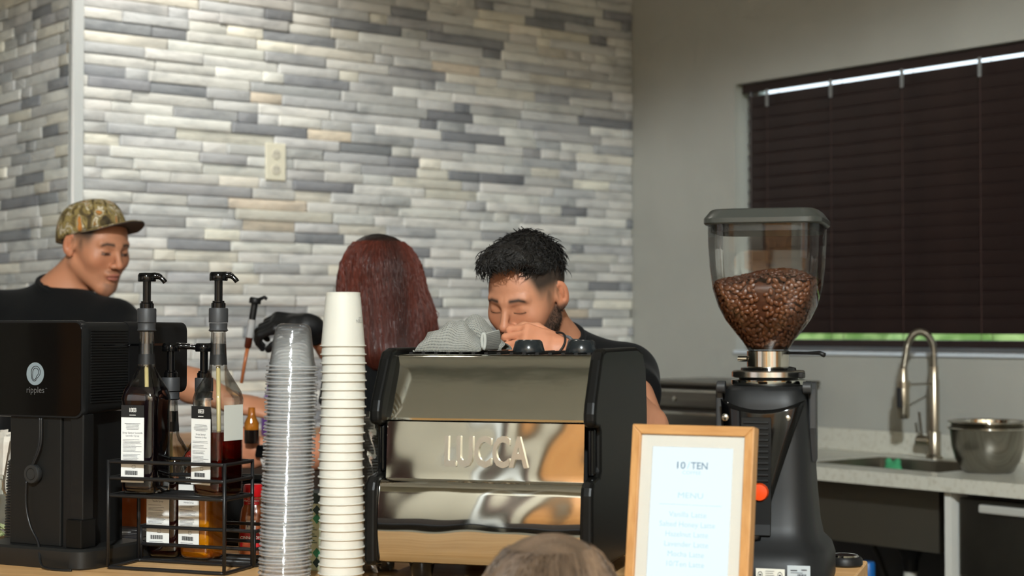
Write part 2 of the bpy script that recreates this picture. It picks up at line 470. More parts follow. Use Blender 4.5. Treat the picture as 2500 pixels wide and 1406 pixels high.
# metal trim on the outer corner of the stone wall
t = MB(); t.prism([(0.0, 0.026), (0.031, 0.026), (0.031, 0.0), (0.037, 0.0), (0.037, 0.027), (0.032, 0.032), (0.0, 0.032)], 0.0, 4.7, 'z',
                  ROOM @ Matrix.Translation((STONE_A - 0.012, -0.006, 0)))
struct(t.build('trim_1', M_TRIM))

# socket plate on the stone wall
p = thing('wall_outlet', 'cream wall outlet plate on the grey stone wall', 'outlet', RM(1.666, 0.021, 1.915), math.atan2(A.y, A.x) + math.pi)
M_CREAM = mat('cream plastic', rgb(225, 220, 200), 0.35)
MB().box((-0.040, -0.006, -0.064), (0.040, 0.002, 0.064)).build('plate', M_CREAM, p, bevel=0.004)
for s in (-1, 1):
    r = MB().lathe([(0.0165, 0), (0.0165, 0.0025), (0.015, 0.0032)], 20, Matrix.Translation((0, -0.006, s * 0.026)) @ Matrix.Rotation(math.pi / 2, 4, 'X')).build('receptacle', mat('ivory socket', rgb(205, 200, 185), 0.4), p)
    for dx in (-0.006, 0.006):
        MB().box((dx - 0.001, -0.0101, s * 0.026 - 0.001), (dx + 0.001, -0.009, s * 0.026 + 0.007)).build('slot', mat('slot dark', rgb(60, 58, 52), 0.6), r)

# ------------------------------------------------------------------ window, blind, outside
M_VINYL = mat('white vinyl', rgb(222, 226, 228), 0.4)
win = struct(bpy.data.objects.new('window_1', None)); COL.objects.link(win)
wf = MB()
for (b0, b1, z0, z1) in ((WB0, WB0 + 0.03, WZ0, WZ1), (WB1 - 0.03, WB1, WZ0, WZ1), (WB0, WB1, WZ0, WZ0 + 0.03), (WB0, WB1, WZ1 - 0.012, WZ1)):
    wf.box((-0.135, b0, z0), (-0.10, b1, z1), ROOM)
wf.build('window_frame', M_VINYL, win)
MB().box((-0.122, WB0 + 0.03, WZ0 + 0.03), (-0.118, WB1 - 0.03, WZ1 - 0.012), ROOM).build('pane', clear_mat('window glass', (0.97, 0.99, 0.98, 1), 0.0, 0.2, 0.02), win)
MB().box((-0.10, WB0, WZ0), (0.012, WB1, WZ0 + 0.012), ROOM).build('window_sill', mat('sill white', rgb(206, 214, 222), 0.35), win)

M_SLAT = mat('dark stained slat', rgb(44, 31, 29), 0.42, noise=(6, rgb(36, 25, 24), 0.35, 0.65, (1, 1, 14)))
bl = thing('window_blind', 'closed dark brown slatted blind filling the window over the sink', 'blind', RM(-0.05, (WB0 + WB1) / 2, WZ0))
bl.rotation_euler = (0, 0, math.atan2(B.y, B.x))        # local x runs along the wall, local y towards the room
BLEN0, BLEN1 = WB0 + 0.030 - (WB0 + WB1) / 2, (WB1 - WB0) / 2 - 0.03
MB().box((BLEN0 - 0.012, -0.028, 2.232 - WZ0), (BLEN1 + 0.012, -0.016, WZ1 - WZ0 - 0.001)).build('valance', M_SLAT, bl, bevel=0.003)
MB().box((BLEN0, -0.012, 2.246 - WZ0), (BLEN1, 0.03, WZ1 - WZ0 - 0.001)).build('headrail', M_SLAT, bl)
slat = MB().box((BLEN0, -0.0255, -0.0015), (BLEN1, 0.0255, 0.0015))
s0 = slat.build('slat', M_SLAT, bl, bevel=0.001)
NS = 20; Z_TOP = 2.198; Z_BOT = 1.353
for i in range(NS):
    s = s0 if i == 0 else s0.copy()
    if i: COL.objects.link(s)
    s.location = (0, 0, Z_TOP - WZ0 - (Z_TOP - Z_BOT) * i / (NS - 1))
    s.rotation_euler = (math.radians(-70 + random.uniform(-1.2, 1.2)), 0, 0)
MB().box((BLEN0, -0.024, 1.283 - WZ0), (BLEN1, 0.024, 1.308 - WZ0)).build('bottom_rail', M_SLAT, bl, bevel=0.004)
M_CORD = mat('ladder cord', rgb(70, 48, 44), 0.8)
M_CLIP = mat('clear clip', rgb(150, 152, 152), 0.3, trans=0.3)
for b in (0.725, 1.03, 1.345, 1.66, 2.0, 2.5):
    x = b - (WB0 + WB1) / 2
    for yy in (-0.031, 0.031):
        MB().tube([(x, yy, 1.30 - WZ0), (x, yy, 2.24 - WZ0)], 0.0012, 5).build('ladder_cord', M_CORD, bl)
    MB().box((x - 0.006, -0.034, 2.172 - WZ0), (x + 0.006, -0.030, 2.236 - WZ0)).build('valance_clip', M_CLIP, bl)
xw = 0.648 - (WB0 + WB1) / 2
MB().tube([(xw, -0.038, 2.235 - WZ0), (xw, -0.04, 1.55 - WZ0)], 0.004, 6).build('tilt_wand', mat('wand plastic', rgb(96, 92, 92), 0.2, trans=0.4), bl)

# the yard outside
struct(MB().box((-40, -30, -0.3), (-0.141, 40, -0.12), ROOM).build('ground_outside', mat('grass ground', rgb(120, 140, 80), 0.9)))
M_HEDGE = mat('hedge leaves', rgb(104, 136, 62), 0.8, noise=(5, rgb(170, 190, 120), 0.4, 0.65))
for i, (a, b, r, hh, lab) in enumerate(((-12, -9.6, 1.8, 2.3, 'green shrub outside the window, nearest the stone wall'), (-11.5, -5.6, 1.8, 2.2, 'low green shrub outside beyond the middle of the blind'), (-12, -1.4, 1.8, 2.2, 'broad green shrub outside beyond the right end of the blind'))):
    def ff(P, r=r, hh=hh, i=i):
        d = ell(P, (0, 0, hh * 0.45), (r, r, hh * 0.6))
        return (d + 0.16 * vnoise(P, 6.0, i) + 0.07 * vnoise(P, 16, i + 9)) * 0.7
    v, q = surface(ff, (-r - 0.4, -r - 0.4, -0.3), (r + 0.4, r + 0.4, hh * 1.25), 0.13)
    sh = mesh_obj('shrub', raw_mesh('shrub', v, q), M_HEDGE, smooth=True); sh.location = RM(a, b, -0.1)
    tag(sh, lab, 'shrub', 'shrubs outside the window')

# ------------------------------------------------------------------ back counter with sink
M_QUARTZ = mat('white quartz', rgb(206, 204, 192), 0.3, noise=(60, rgb(190, 186, 172), 0.5, 0.7))
M_STEEL = mat('brushed steel', rgb(168, 164, 154), 0.3, 1.0, noise=(8, rgb(140, 136, 126), 0.3, 0.7, (1, 40, 1)))
M_STEELD = mat('satin sink steel', rgb(142, 136, 124), 0.5, 1.0)
M_CAB = mat('white cabinet panel', rgb(214, 214, 208), 0.5)
M_INNER = mat('grey cabinet inside', rgb(92, 92, 94), 0.7)
CT = 0.922; CF = 0.63; CE0, CE1 = 0.004, 3.3
SA0, SA1, SB0, SB1 = 0.12, 0.50, 1.36, 1.88
ct = thing('back_counter', 'white quartz back counter with sink cutout below the window', 'counter', RM(0.004, 0, 0))
ct.rotation_euler = (0, 0, math.atan2(A.y, A.x))         # local x = away from the window wall, local y = along it
c = MB()
for lo, hi in (((0, CE0, CT - 0.04), (SA0, CE1, CT)), ((SA1, CE0, CT - 0.04), (CF, CE1, CT)), ((SA0, CE0, CT - 0.04), (SA1, SB0, CT)), ((SA0, SB1, CT - 0.04), (SA1, CE1, CT))): c.box(lo, hi)
c.build('countertop', M_QUARTZ, ct)
MB().box((0, CE0, CT), (0.02, CE1, CT + 0.075)).build('backsplash', M_QUARTZ, ct, bevel=0.002)
MB().box((0.01, CE0, 0.0), (0.03, 1.975, CT - 0.04)).build('back_panel', M_INNER, ct)
MB().box((0.03, 1.975, 0.0), (CF - 0.03, 1.998, CT - 0.04)).build('divider_panel', M_CAB, ct)
MB().box((0.03, 0.95, 0.0), (CF - 0.03, 0.972, CT - 0.04)).build('divider_panel', M_INNER, ct)
MB().box((0.03, 0.972, 0.0), (CF - 0.06, 1.975, 0.10)).build('cabinet_floor', M_INNER, ct)
MB().box((CF - 0.05, CE0, 0.10), (CF - 0.03, 0.95, CT - 0.05)).build('cabinet_door', M_CAB, ct, bevel=0.002)

sk = thing('sink', 'stainless undermount sink basin in the white counter', 'sink', RM(0.004, 0, 0)); sk.rotation_euler = ct.rotation_euler
s = MB(); t_ = 0.004; g_ = 0.001; zt_ = CT - 0.003; zb_ = CT - 0.235
for lo, hi in (((SA0 + g_, SB0 + g_, zb_), (SA0 + t_, SB1 - g_, zt_)), ((SA1 - t_, SB0 + g_, zb_), (SA1 - g_, SB1 - g_, zt_)),
               ((SA0 + t_, SB0 + g_, zb_), (SA1 - t_, SB0 + t_, zt_)), ((SA0 + t_, SB1 - t_, zb_), (SA1 - t_, SB1 - g_, zt_)), ((SA0 + g_, SB0 + g_, zb_ - t_), (SA1 - g_, SB1 - g_, zb_))): s.box(lo, hi)
s.build('basin', M_STEELD, sk)
MB().lathe([(0.045, 0), (0.045, 0.003), (0.03, 0.004)], 20, Matrix.Translation((0.3, 1.62, CT - 0.2345))).build('drain', M_STEEL, sk)
MB().lathe([(0.05, 0), (0.05, -0.02), (0.028, -0.06), (0.022, -0.10)], 16, Matrix.Translation((0.3, 1.62, CT - 0.239))).build('drain_cup', mat('black rubber', rgb(36, 36, 38), 0.6), sk)
pv = thing('drain_pipe', 'white plastic drain pipe with trap below the sink', 'pipe', RM(0.004, 0, 0)); pv.rotation_euler = ct.rotation_euler
M_PVC = mat('white pipe', rgb(205, 203, 192), 0.4)
MB().tube([(0.3, 1.62, CT - 0.338), (0.3, 1.62, CT - 0.56)], 0.022, 14).build('tailpiece', M_PVC, pv, smooth=40)
MB().lathe([(0.03, 0), (0.032, 0.008), (0.032, 0.024), (0.03, 0.03)], 10, Matrix.Translation((0.3, 1.62, CT - 0.44))).build('slip_nut', M_PVC, pv)
MB().tube([(0.3, 1.62, CT - 0.56), (0.3, 1.635, CT - 0.60), (0.3, 1.67, CT - 0.62), (0.3, 1.705, CT - 0.60), (0.3, 1.71, CT - 0.55), (0.28, 1.71, CT - 0.51), (0.2, 1.71, CT - 0.50), (0.05, 1.71, CT - 0.50)], 0.022, 12).build('trap', M_PVC, pv, smooth=40)
hz = MB().tube([(0.30, 1.33, CT - 0.50), (0.22, 1.30, CT - 0.50), (0.14, 1.27, CT - 0.48), (0.05, 1.27, CT - 0.47)], 0.035, 12).build('drain_hose', mat('beige hose', rgb(176, 166, 140), 0.5), None, smooth=40)
hz.matrix_world = Matrix.Translation(RM(0.004, 0, 0)) @ Matrix.Rotation(math.atan2(A.y, A.x), 4, 'Z')
tag(hz, 'thick beige pipe stub lying under the sink', 'pipe')
vh = MB().tube([(0.09, 1.30, CT - 0.30), (0.12, 1.36, CT - 0.36), (0.18, 1.44, CT - 0.42), (0.22, 1.52, CT - 0.47)], 0.010, 8).build('water_hose', mat('braided hose', rgb(110, 108, 104), 0.35, 0.8), None, smooth=40)
vh.matrix_world = hz.matrix_world.copy(); tag(vh, 'grey braided water hose under the sink', 'hose')

# faucet with spring neck
fx, fy = 0.075, 1.545
fa = thing('spring_faucet', 'tall brushed steel faucet with spring neck behind the sink', 'faucet', RM(0.004, 0, 0)); fa.rotation_euler = ct.rotation_euler
M_NICK = mat('brushed nickel', rgb(172, 164, 148), 0.28, 1.0)
MB().lathe([(0.027, 0), (0.027, 0.006), (0.021, 0.012), (0.021, 0.085), (0.018, 0.09)], 18, Matrix.Translation((fx, fy, CT))).build('base', M_NICK, fa, smooth=40)
MB().lathe([(0.0165, 0.09), (0.0165, 0.255), (0.0135, 0.262), (0.0135, 0.30)], 16, Matrix.Translation((fx, fy, CT))).build('riser', M_NICK, fa, smooth=40)
arc = []
R_ = 0.064
for i in range(11): arc.append((fx, fy, CT + 0.28 + 0.07 * i / 10))
for i in range(1, 25):
    t = math.pi * i / 24; arc.append((fx + R_ - R_ * math.cos(t), fy - 0.012 * i / 24, CT + 0.35 + R_ * math.sin(t)))
for i in range(1, 6): arc.append((fx + 2 * R_ + 0.003 * i, fy - 0.012, CT + 0.35 - 0.012 * i))
MB().tube(arc, 0.0065, 8).build('hose', M_NICK, fa, smooth=True)
coil = []; L0 = 0; dist = [0]
for i in range(1, len(arc)): dist.append(dist[-1] + (Vector(arc[i]) - Vector(arc[i - 1])).length)
nt_ = 46
for k in range(nt_ * 8):
    s_ = dist[-1] * k / (nt_ * 8 - 1); i = max(j for j in range(len(dist)) if dist[j] <= s_ + 1e-9); i = min(i, len(arc) - 2)
    p0, p1 = Vector(arc[i]), Vector(arc[i + 1]); q = p0.lerp(p1, (s_ - dist[i]) / max(dist[i + 1] - dist[i], 1e-9))
    tg = (p1 - p0).normalized(); sd = Vector((0, 1, 0)); up = tg.cross(sd).normalized(); th = 2 * math.pi * k / 8
    coil.append(q + (sd * math.cos(th) + up * math.sin(th)) * 0.0105)
MB().tube(coil, 0.0022, 5).build('spring', M_NICK, fa, smooth=True)
hx, hy = fx + 2 * R_ + 0.016, fy - 0.012
MB().lathe([(0.017, -0.05), (0.0195, -0.045), (0.0195, 0.06), (0.015, 0.075), (0.013, 0.11)], 16, Matrix.Translation((hx, hy, CT + 0.185))).build('spray_head', M_NICK, fa, smooth=40)
MB().box((hx + 0.012, hy - 0.008, CT + 0.17), (hx + 0.026, hy + 0.008, CT + 0.235)).build('spray_button', mat('black rubber', rgb(36, 36, 38), 0.6), fa, bevel=0.003)
MB().tube([(fx, fy, CT + 0.246), (hx - 0.01, hy, CT + 0.243)], 0.0035, 8).build('holder_arm', M_NICK, fa)
MB().lathe([(0.022, -0.01), (0.022, 0.012)], 14, Matrix.Translation((hx, hy, CT + 0.243))).build('holder_ring', M_NICK, fa, smooth=40)
MB().lathe([(0.019, 0), (0.019, 0.05)], 16, Matrix.Translation((fx, fy - 0.015, CT + 0.055)) @ Matrix.Rotation(math.pi / 2, 4, 'X')).build('valve', M_NICK, fa, smooth=40)
MB().tube([(fx, fy - 0.05, CT + 0.06), (fx + 0.012, fy - 0.052, CT + 0.15)], 0.004, 8).build('lever', M_NICK, fa)

# green sponge in the sink
def frog(P):
    d = ell(P, (0, 0, 0), (0.036, 0.016, 0.03)); d = smin(d, sph(P, (-0.018, 0, 0.027), 0.012), 0.006); d = smin(d, sph(P, (0.018, 0, 0.027), 0.012), 0.006)
    return smin(d, ell(P, (0, 0, -0.025), (0.045, 0.018, 0.012)), 0.006)
v, q = surface(frog, (-0.06, -0.03, -0.05), (0.06, 0.03, 0.05), 0.003)
sp = mesh_obj('sponge', raw_mesh('sponge', v, q), mat('green sponge', rgb(70, 160, 110), 0.9), smooth=True)
sp.location = RM(SA0 + 0.04, 1.44, CT - 0.040); sp.rotation_euler = (0, 0, math.atan2(B.y, B.x)); tag(sp, 'green round-eared sponge hanging inside the sink', 'sponge')
sc_ = MB().box((-0.006, -0.02, -0.004), (0.006, 0.03, 0.0)).build('suction_hook', M_WHITE, None); sc_.location = RM(SA0 + 0.02, 1.37, CT - 0.05)
bpy.data.objects.remove(sc_)

# nested mixing bowls
def bowl(name, r, h, z, label, m):
    t = thing(name, label, 'bowl', W(2412, 1150, 4.93).xy.to_3d() + Vector((0, 0, CT + z)), 0, 'nested mixing bowls')
    pr = [(r * 0.55, 0.0), (r * 0.66, 0.006), (r * 0.82, h * 0.28), (r * 0.93, h * 0.6), (r * 0.97, h * 0.98)]
    inn = [(a - 0.0025, zz + 0.0025) for a, zz in pr[::-1]]; inn[-1] = (r * 0.3, 0.003)
    MB().lathe(pr + [(r, h), (r + 0.004, h + 0.002), (r + 0.003, h + 0.005), (r * 0.97 - 0.002, h + 0.003)] + inn, 48).build('bowl_body', m, t, smooth=50)
    MB().tube([((r + 0.002) * math.cos(2 * math.pi * i / 48), (r + 0.002) * math.sin(2 * math.pi * i / 48), h + 0.003) for i in range(48)], 0.003, 6, closed=True).build('rolled_rim', mat('polished steel', rgb(200, 196, 186), 0.08, 1.0), t, smooth=True)
    return t
bowl('mixing_bowl', 0.113, 0.128, 0.0, 'lower brushed steel mixing bowl on the counter beside the sink', M_STEEL)
bowl('mixing_bowl', 0.111, 0.127, 0.020, 'upper shiny steel mixing bowl nested inside the brushed one', mat('polished steel', rgb(200, 196, 186), 0.08, 1.0))

# undercounter fridge
fr = thing('undercounter_fridge', 'stainless undercounter fridge with white edge grips right of the sink', 'fridge', RM(0.004, 0, 0)); fr.rotation_euler = ct.rotation_euler
M_FRI = mat('dull stainless', rgb(120, 117, 110), 0.36, 1.0, noise=(5, rgb(100, 97, 92), 0.3, 0.7, (40, 1, 1)))
MB().box((0.06, 2.012, 0.02), (0.54, 2.95, CT - 0.055)).build('body', M_INNER, fr)
for z0, z1 in ((0.66, CT - 0.06), (0.05, 0.652)):
    pass
MB().box((0.541, 2.016, 0.645), (0.585, 2.945, CT - 0.058)).build('drawer_front', M_FRI, fr, bevel=0.003)
MB().box((0.541, 2.016, 0.05), (0.585, 2.945, 0.638)).build('drawer_front', M_FRI, fr, bevel=0.003)
M_GRIP = mat('pale grip', rgb(182, 182, 176), 0.35)
for z in (CT - 0.082, 0.618):
    MB().box((0.583, 2.09, z - 0.012), (0.603, 2.90, z + 0.012)).build('grip', M_GRIP, fr, bevel=0.005)
pts = []
for i in range(40):
    t = 2 * math.pi * i / 40; k = 1 + 0.09 * abs(math.sin(5 * t)); pts.append((0.068 * k * math.cos(t), 0.036 * k * math.sin(t)))
stk = MB().prism(pts, 0, 0.001, 'y').build('sticker', mat('black sticker', rgb(26, 26, 28), 0.5), fr)
stk.location = (0.587, 2.335, 0.775); stk.rotation_euler = (0, 0, math.pi / 2)
# stainless drawer unit on the counter near the corner
dr = thing('drawer_unit', 'low stainless drawer unit on the counter behind the grinder', 'appliance', RM(0.03, 0, CT)); dr.rotation_euler = ct.rotation_euler
M_DRW = mat('grey stainless', rgb(126, 122, 114), 0.3, 1.0, noise=(4, rgb(104, 100, 94), 0.3, 0.7, (1, 1, 30)))
MB().box((0.02, 0.48, 0.0), (0.40, 1.01, 0.225)).build('housing', mat('dark housing', rgb(58, 50, 42), 0.5), dr)
MB().box((0.0, 0.47, 0.226), (0.43, 1.02, 0.240)).build('top_sheet', M_DRW, dr, bevel=0.004)
for z0, z1 in ((0.150, 0.213), (0.004, 0.135)):
    d_ = MB().box((0.401, 0.485, z0), (0.425, 1.005, z1)).build('drawer', M_DRW, dr, bevel=0.005)
    MB().box((0.425, 0.49, z1 - 0.010), (0.434, 1.0, z1 - 0.002)).build('pull_lip', mat('polished steel', rgb(200, 196, 186), 0.08, 1.0), d_, bevel=0.002)
MB().lathe([(0.008, 0), (0.008, 0.004), (0.003, 0.006)], 14, Matrix.Translation((0.425, 0.72, 0.178)) @ Matrix.Rotation(math.pi / 2, 4, 'Y')).build('lock', mat('polished steel', rgb(200, 196, 186), 0.08, 1.0), dr)
# bottle on the cabinet floor
bt = thing('cleaner_bottle', 'small blue-capped bottle below the sink', 'bottle', W(2119, 1400, 4.98).xy.to_3d() + Vector((0, 0, 0.4)))
bt.location.z = 0.101
MB().lathe([(0.034, 0), (0.036, 0.01), (0.036, 0.38), (0.02, 0.44), (0.017, 0.46)], 18).build('body', mat('blue plastic', rgb(40, 78, 108), 0.35), bt, smooth=50)
MB().lathe([(0.019, 0.461), (0.021, 0.466), (0.021, 0.545), (0.018, 0.55)], 18).build('cap', mat('bright blue cap', rgb(24, 96, 168), 0.35), bt, smooth=50)

# wooden counter along the stone wall
M_OAK = mat('oak top', rgb(186, 138, 88), 0.4, noise=(4, rgb(160, 112, 66), 0.35, 0.65, (12, 1.5, 12)), bump=(40, 0.03, (10, 1, 10)))
wc = thing('work_counter', 'wooden work counter along the grey stone wall', 'counter', RM(0, 0.03, 0)); wc.rotation_euler = (0, 0, math.atan2(A.y, A.x))
MB().box((1.2, 0, 0.965), (2.95, 0.52, 1.008)).build('worktop', M_OAK, wc, bevel=0.004)
for i in range(3):
    MB().box((1.3 + i * 0.54, 0.02, 0.08), (1.3 + i * 0.54 + 0.53, 0.48, 0.965)).build('cabinet', mat('dark cabinet', rgb(58, 44, 36), 0.5), wc, bevel=0.003)

# customer hall behind the camera (seen in the steel)
M_PANEL = mat('honey wood panel', rgb(196, 140, 80), 0.45, noise=(3, rgb(168, 112, 60), 0.35, 0.65, (10, 10, 1)))
M_MAROON = mat('maroon wall panel', rgb(70, 38, 34), 0.6)
for i, (b0, b1, m_) in enumerate(((0.5, 1.7, M_PANEL), (2.2, 3.4, M_PANEL), (4.05, 4.36, M_MAROON), (4.98, 5.02, M_MAROON), (5.26, 5.75, M_PANEL), (6.6, 7.8, M_PANEL))):
    struct(MB().box((RA - 0.05, b0, 0), (RA, b1, 3.2), ROOM).build('trim_%d' % (i + 2), m_))
struct(MB().box((RA - 0.35, 4.72, 0), (RA - 0.27, 4.80, 4.7), ROOM).build('trim_8', M_WHITE))
struct(MB().box((RA - 0.75, 3.6, 0.45), (RA - 0.30, 6.4, 0.52), ROOM).build('trim_9', mat('bench seat', rgb(40, 42, 48), 0.6)))
struct(MB().box((RA - 0.30, 3.6, 0.0), (RA - 0.22, 6.4, 0.98), ROOM).build('trim_10', mat('bench back', rgb(60, 52, 48), 0.6)))
for i, a in enumerate((2.0, 5.2)):
    struct(MB().box((a, RB - 0.06, 0), (a + 1.4, RB, 3.2), ROOM).build('trim_%d' % (i + 11), M_PANEL))
bm_ = MB().tube([(-4.0, 0, 0), (4.0, 0, 0)], 0.018, 8).build('trim_13', mat('teal conduit', rgb(40, 58, 62), 0.5)); bm_.location = (-1.80, 0.845, 4.68); bm_.rotation_euler = (0, 0, math.radians(-16)); struct(bm_)
# ------------------------------------------------------------------ the bar
BT = 0.95                                            # bar top height
def on_bar(px, d, z=0.0):
    p = W(px, 1400, d); return Vector((p.x, d, BT + z))
M_BAR = mat('bar oak', rgb(234, 188, 132), 0.38, noise=(5, rgb(214, 164, 106), 0.35, 0.65, (1.2, 14, 14)), bump=(60, 0.03, (1, 12, 12)))
YAW = math.radians(-18)
bar = thing('bar_counter', 'oak-topped service bar carrying the coffee gear', 'counter', (0.611, 2.86, 0), YAW)
MB().box((-3.2, -0.86, BT - 0.042), (0, 0, BT)).build('bar_top', M_BAR, bar, bevel=0.003)
MB().box((-3.15, -0.80, 0.08), (-0.03, -0.77, BT - 0.042)).build('front_panel', mat('bar front', rgb(70, 62, 56), 0.5), bar)
MB().box((-0.06, -0.77, 0.0), (-0.03, -0.05, BT - 0.042)).build('end_panel', mat('bar front', rgb(70, 62, 56), 0.5), bar)
MB().box((-3.15, -0.77, 0.0), (-0.06, -0.70, 0.08)).build('plinth', mat('bar front', rgb(70, 62, 56), 0.5), bar)

M_BLK = mat('matt black plastic', rgb(20, 20, 20), 0.45, spec=0.35)
M_BLKS = mat('satin black plastic', rgb(15, 15, 14), 0.38, spec=0.22)
M_BLKG = mat('gloss black plastic', rgb(9, 9, 10), 0.1, spec=0.4)
M_MIRROR = mat('polished panel steel', rgb(206, 204, 198), 0.05, 1.0)
M_BRUSH = mat('fine brushed panel steel', rgb(200, 200, 192), 0.07, 1.0, bump=(6, 0.012, (1.0, 3, 3)))

# ---- espresso machine
em = thing('espresso_machine', 'polished steel espresso machine with black sides in the middle of the bar', 'espresso machine', (-0.210, 2.62, BT), math.radians(-16))
WID = 0.327
def strip(prof, x0, x1, name, m, parent, n=60, smooth=35, warp=0.0, ph=0.0):
    b = MB(); v = []; f = []
    for i in range(n + 1):
        x = x0 + (x1 - x0) * i / n
        for j_, (y, z) in enumerate(prof):
            e_ = math.sin(math.pi * i / n) ** 0.5 if 0 < i < n else 0.0      # the thin sheet is not perfectly flat
            v.append((x, y + warp * e_ * (math.sin(31 * x + 40 * z + ph) + 0.6 * math.sin(67 * x - 55 * z + 2 * ph) + 0.5 * math.sin(90 * z + 12 * x)), z))
    k = len(prof)
    for i in range(n):
        for j in range(k - 1): f.append((i * k + j, (i + 1) * k + j, (i + 1) * k + j + 1, i * k + j + 1))
    b.add(v, f); o = b.build(name, m, parent, smooth=smooth)
    s = o.modifiers.new('solid', 'SOLIDIFY'); s.thickness = 0.002; s.offset = -1; s.use_rim = False
    return o
low = [(0.014, 0.030), (0.005, 0.033), (0.0, 0.042)] + [(0.0 + 0.0060 * math.sin(math.pi * t / 10) * -1 + 0.003 * t / 10, 0.042 + 0.108 * t / 10) for t in range(1, 11)] + [(0.006, 0.156), (0.012, 0.160), (0.030, 0.162)]
strip(low, 0.0, WID, 'lower_panel', M_MIRROR, em, warp=0.00022, ph=0.6)
mid = [(0.027, 0.161)] + [(0.0275 + 0.007 * t / 8, 0.163 + 0.088 * t / 8) for t in range(9)] + [(0.050, 0.252)]
mp_ = strip(mid, 0.002, WID - 0.002, 'logo_panel', M_MIRROR, em, warp=0.00022, ph=2.1)
up = [(0.050, 0.2525), (0.036, 0.253), (0.0335, 0.257), (0.036, 0.262)] + [(0.037 + 0.047 * t / 6, 0.264 + 0.084 * t / 6) for t in range(7)] + [(0.087, 0.353), (0.093, 0.356), (0.11, 0.357)]
strip(up, -0.001, WID + 0.001, 'upper_panel', M_BRUSH, em, warp=0.00003, ph=1.0)
MB().box((0.004, 0.10, 0.03), (WID - 0.004, 0.40, 0.345)).build('body', M_BLK, em)
MB().box((-0.001, 0.10, 0.350), (WID + 0.001, 0.40, 0.3565)).build('cup_tray', mat('tray steel', rgb(120, 114, 104), 0.35, 1.0), em, bevel=0.001)
g = MB()
for i in range(15): g.box((0.008 + 0.0215 * i, 0.12, 0.357), (0.014 + 0.0215 * i, 0.39, 0.360))
go = g.build('tray_grille', M_BLK, em); go['kind'] = 'stuff'
side = [(-0.004, 0.026), (-0.011, 0.034), (-0.012, 0.06), (-0.010, 0.145), (-0.006, 0.157), (0.004, 0.165), (0.040, 0.170), (0.048, 0.178), (0.048, 0.238), (0.040, 0.245),
        (0.018, 0.247), (0.010, 0.252), (0.010, 0.268), (0.016, 0.285), (0.055, 0.350), (0.066, 0.362), (0.085, 0.367), (0.33, 0.367), (0.375, 0.358), (0.402, 0.330), (0.412, 0.26), (0.412, 0.03), (0.40, 0.022)]
for x0, x1 in ((-0.021, -0.001), (WID + 0.001, WID + 0.021)):
    MB().prism(side, x0, x1, 'x').build('side_panel', M_BLKS, em, bevel=0.006, seg=3)
for x0, x1, n_ in ((WID + 0.002, WID + 0.014, 1), (-0.012, -0.002, 1)):
    MB().box((x0, 0.034, 0.170), (x1, 0.060, 0.246)).build('grip_insert', M_BLKG, em, bevel=0.005, seg=3)
for x in (0.055, WID - 0.055):
    for y in (0.05, 0.34):
        MB().lathe([(0.013, 0.0), (0.016, 0.004), (0.021, 0.028), (0.021, 0.031)], 18, Matrix.Translation((x, y, 0))).build('foot', M_BLKG, em, smooth=40)
for x in (0.190, 0.280):
    MB().lathe([(0.026, 0.358), (0.027, 0.361), (0.0225, 0.377), (0.0185, 0.380), (0.0165, 0.3785)], 30, Matrix.Translation((x, 0.20, 0.0))).build('top_knob', mat('knob black', rgb(34, 38, 40), 0.22), em, smooth=40)
# raised lettering
lt = text_mesh('LUCCA', 0.062, extrude=0.0026, space=1.02, bold=0.0018)
xs = [v.co.x for v in lt.vertices]; zs = [v.co.z for v in lt.vertices]
for v in lt.vertices: v.co.x = (v.co.x - min(xs)) / (max(xs) - min(xs)) * 0.137; v.co.z = (v.co.z - min(zs)) / (max(zs) - min(zs)) * 0.050
lo_ = mesh_obj('raised_lettering', lt, mat('letter steel', rgb(214, 212, 206), 0.2, 1.0), em, bevel=0.0014, seg=3); lo_.location = (0.100, 0.0266, 0.181); lo_.rotation_euler = (-math.atan(0.007 / 0.088), 0, 0)

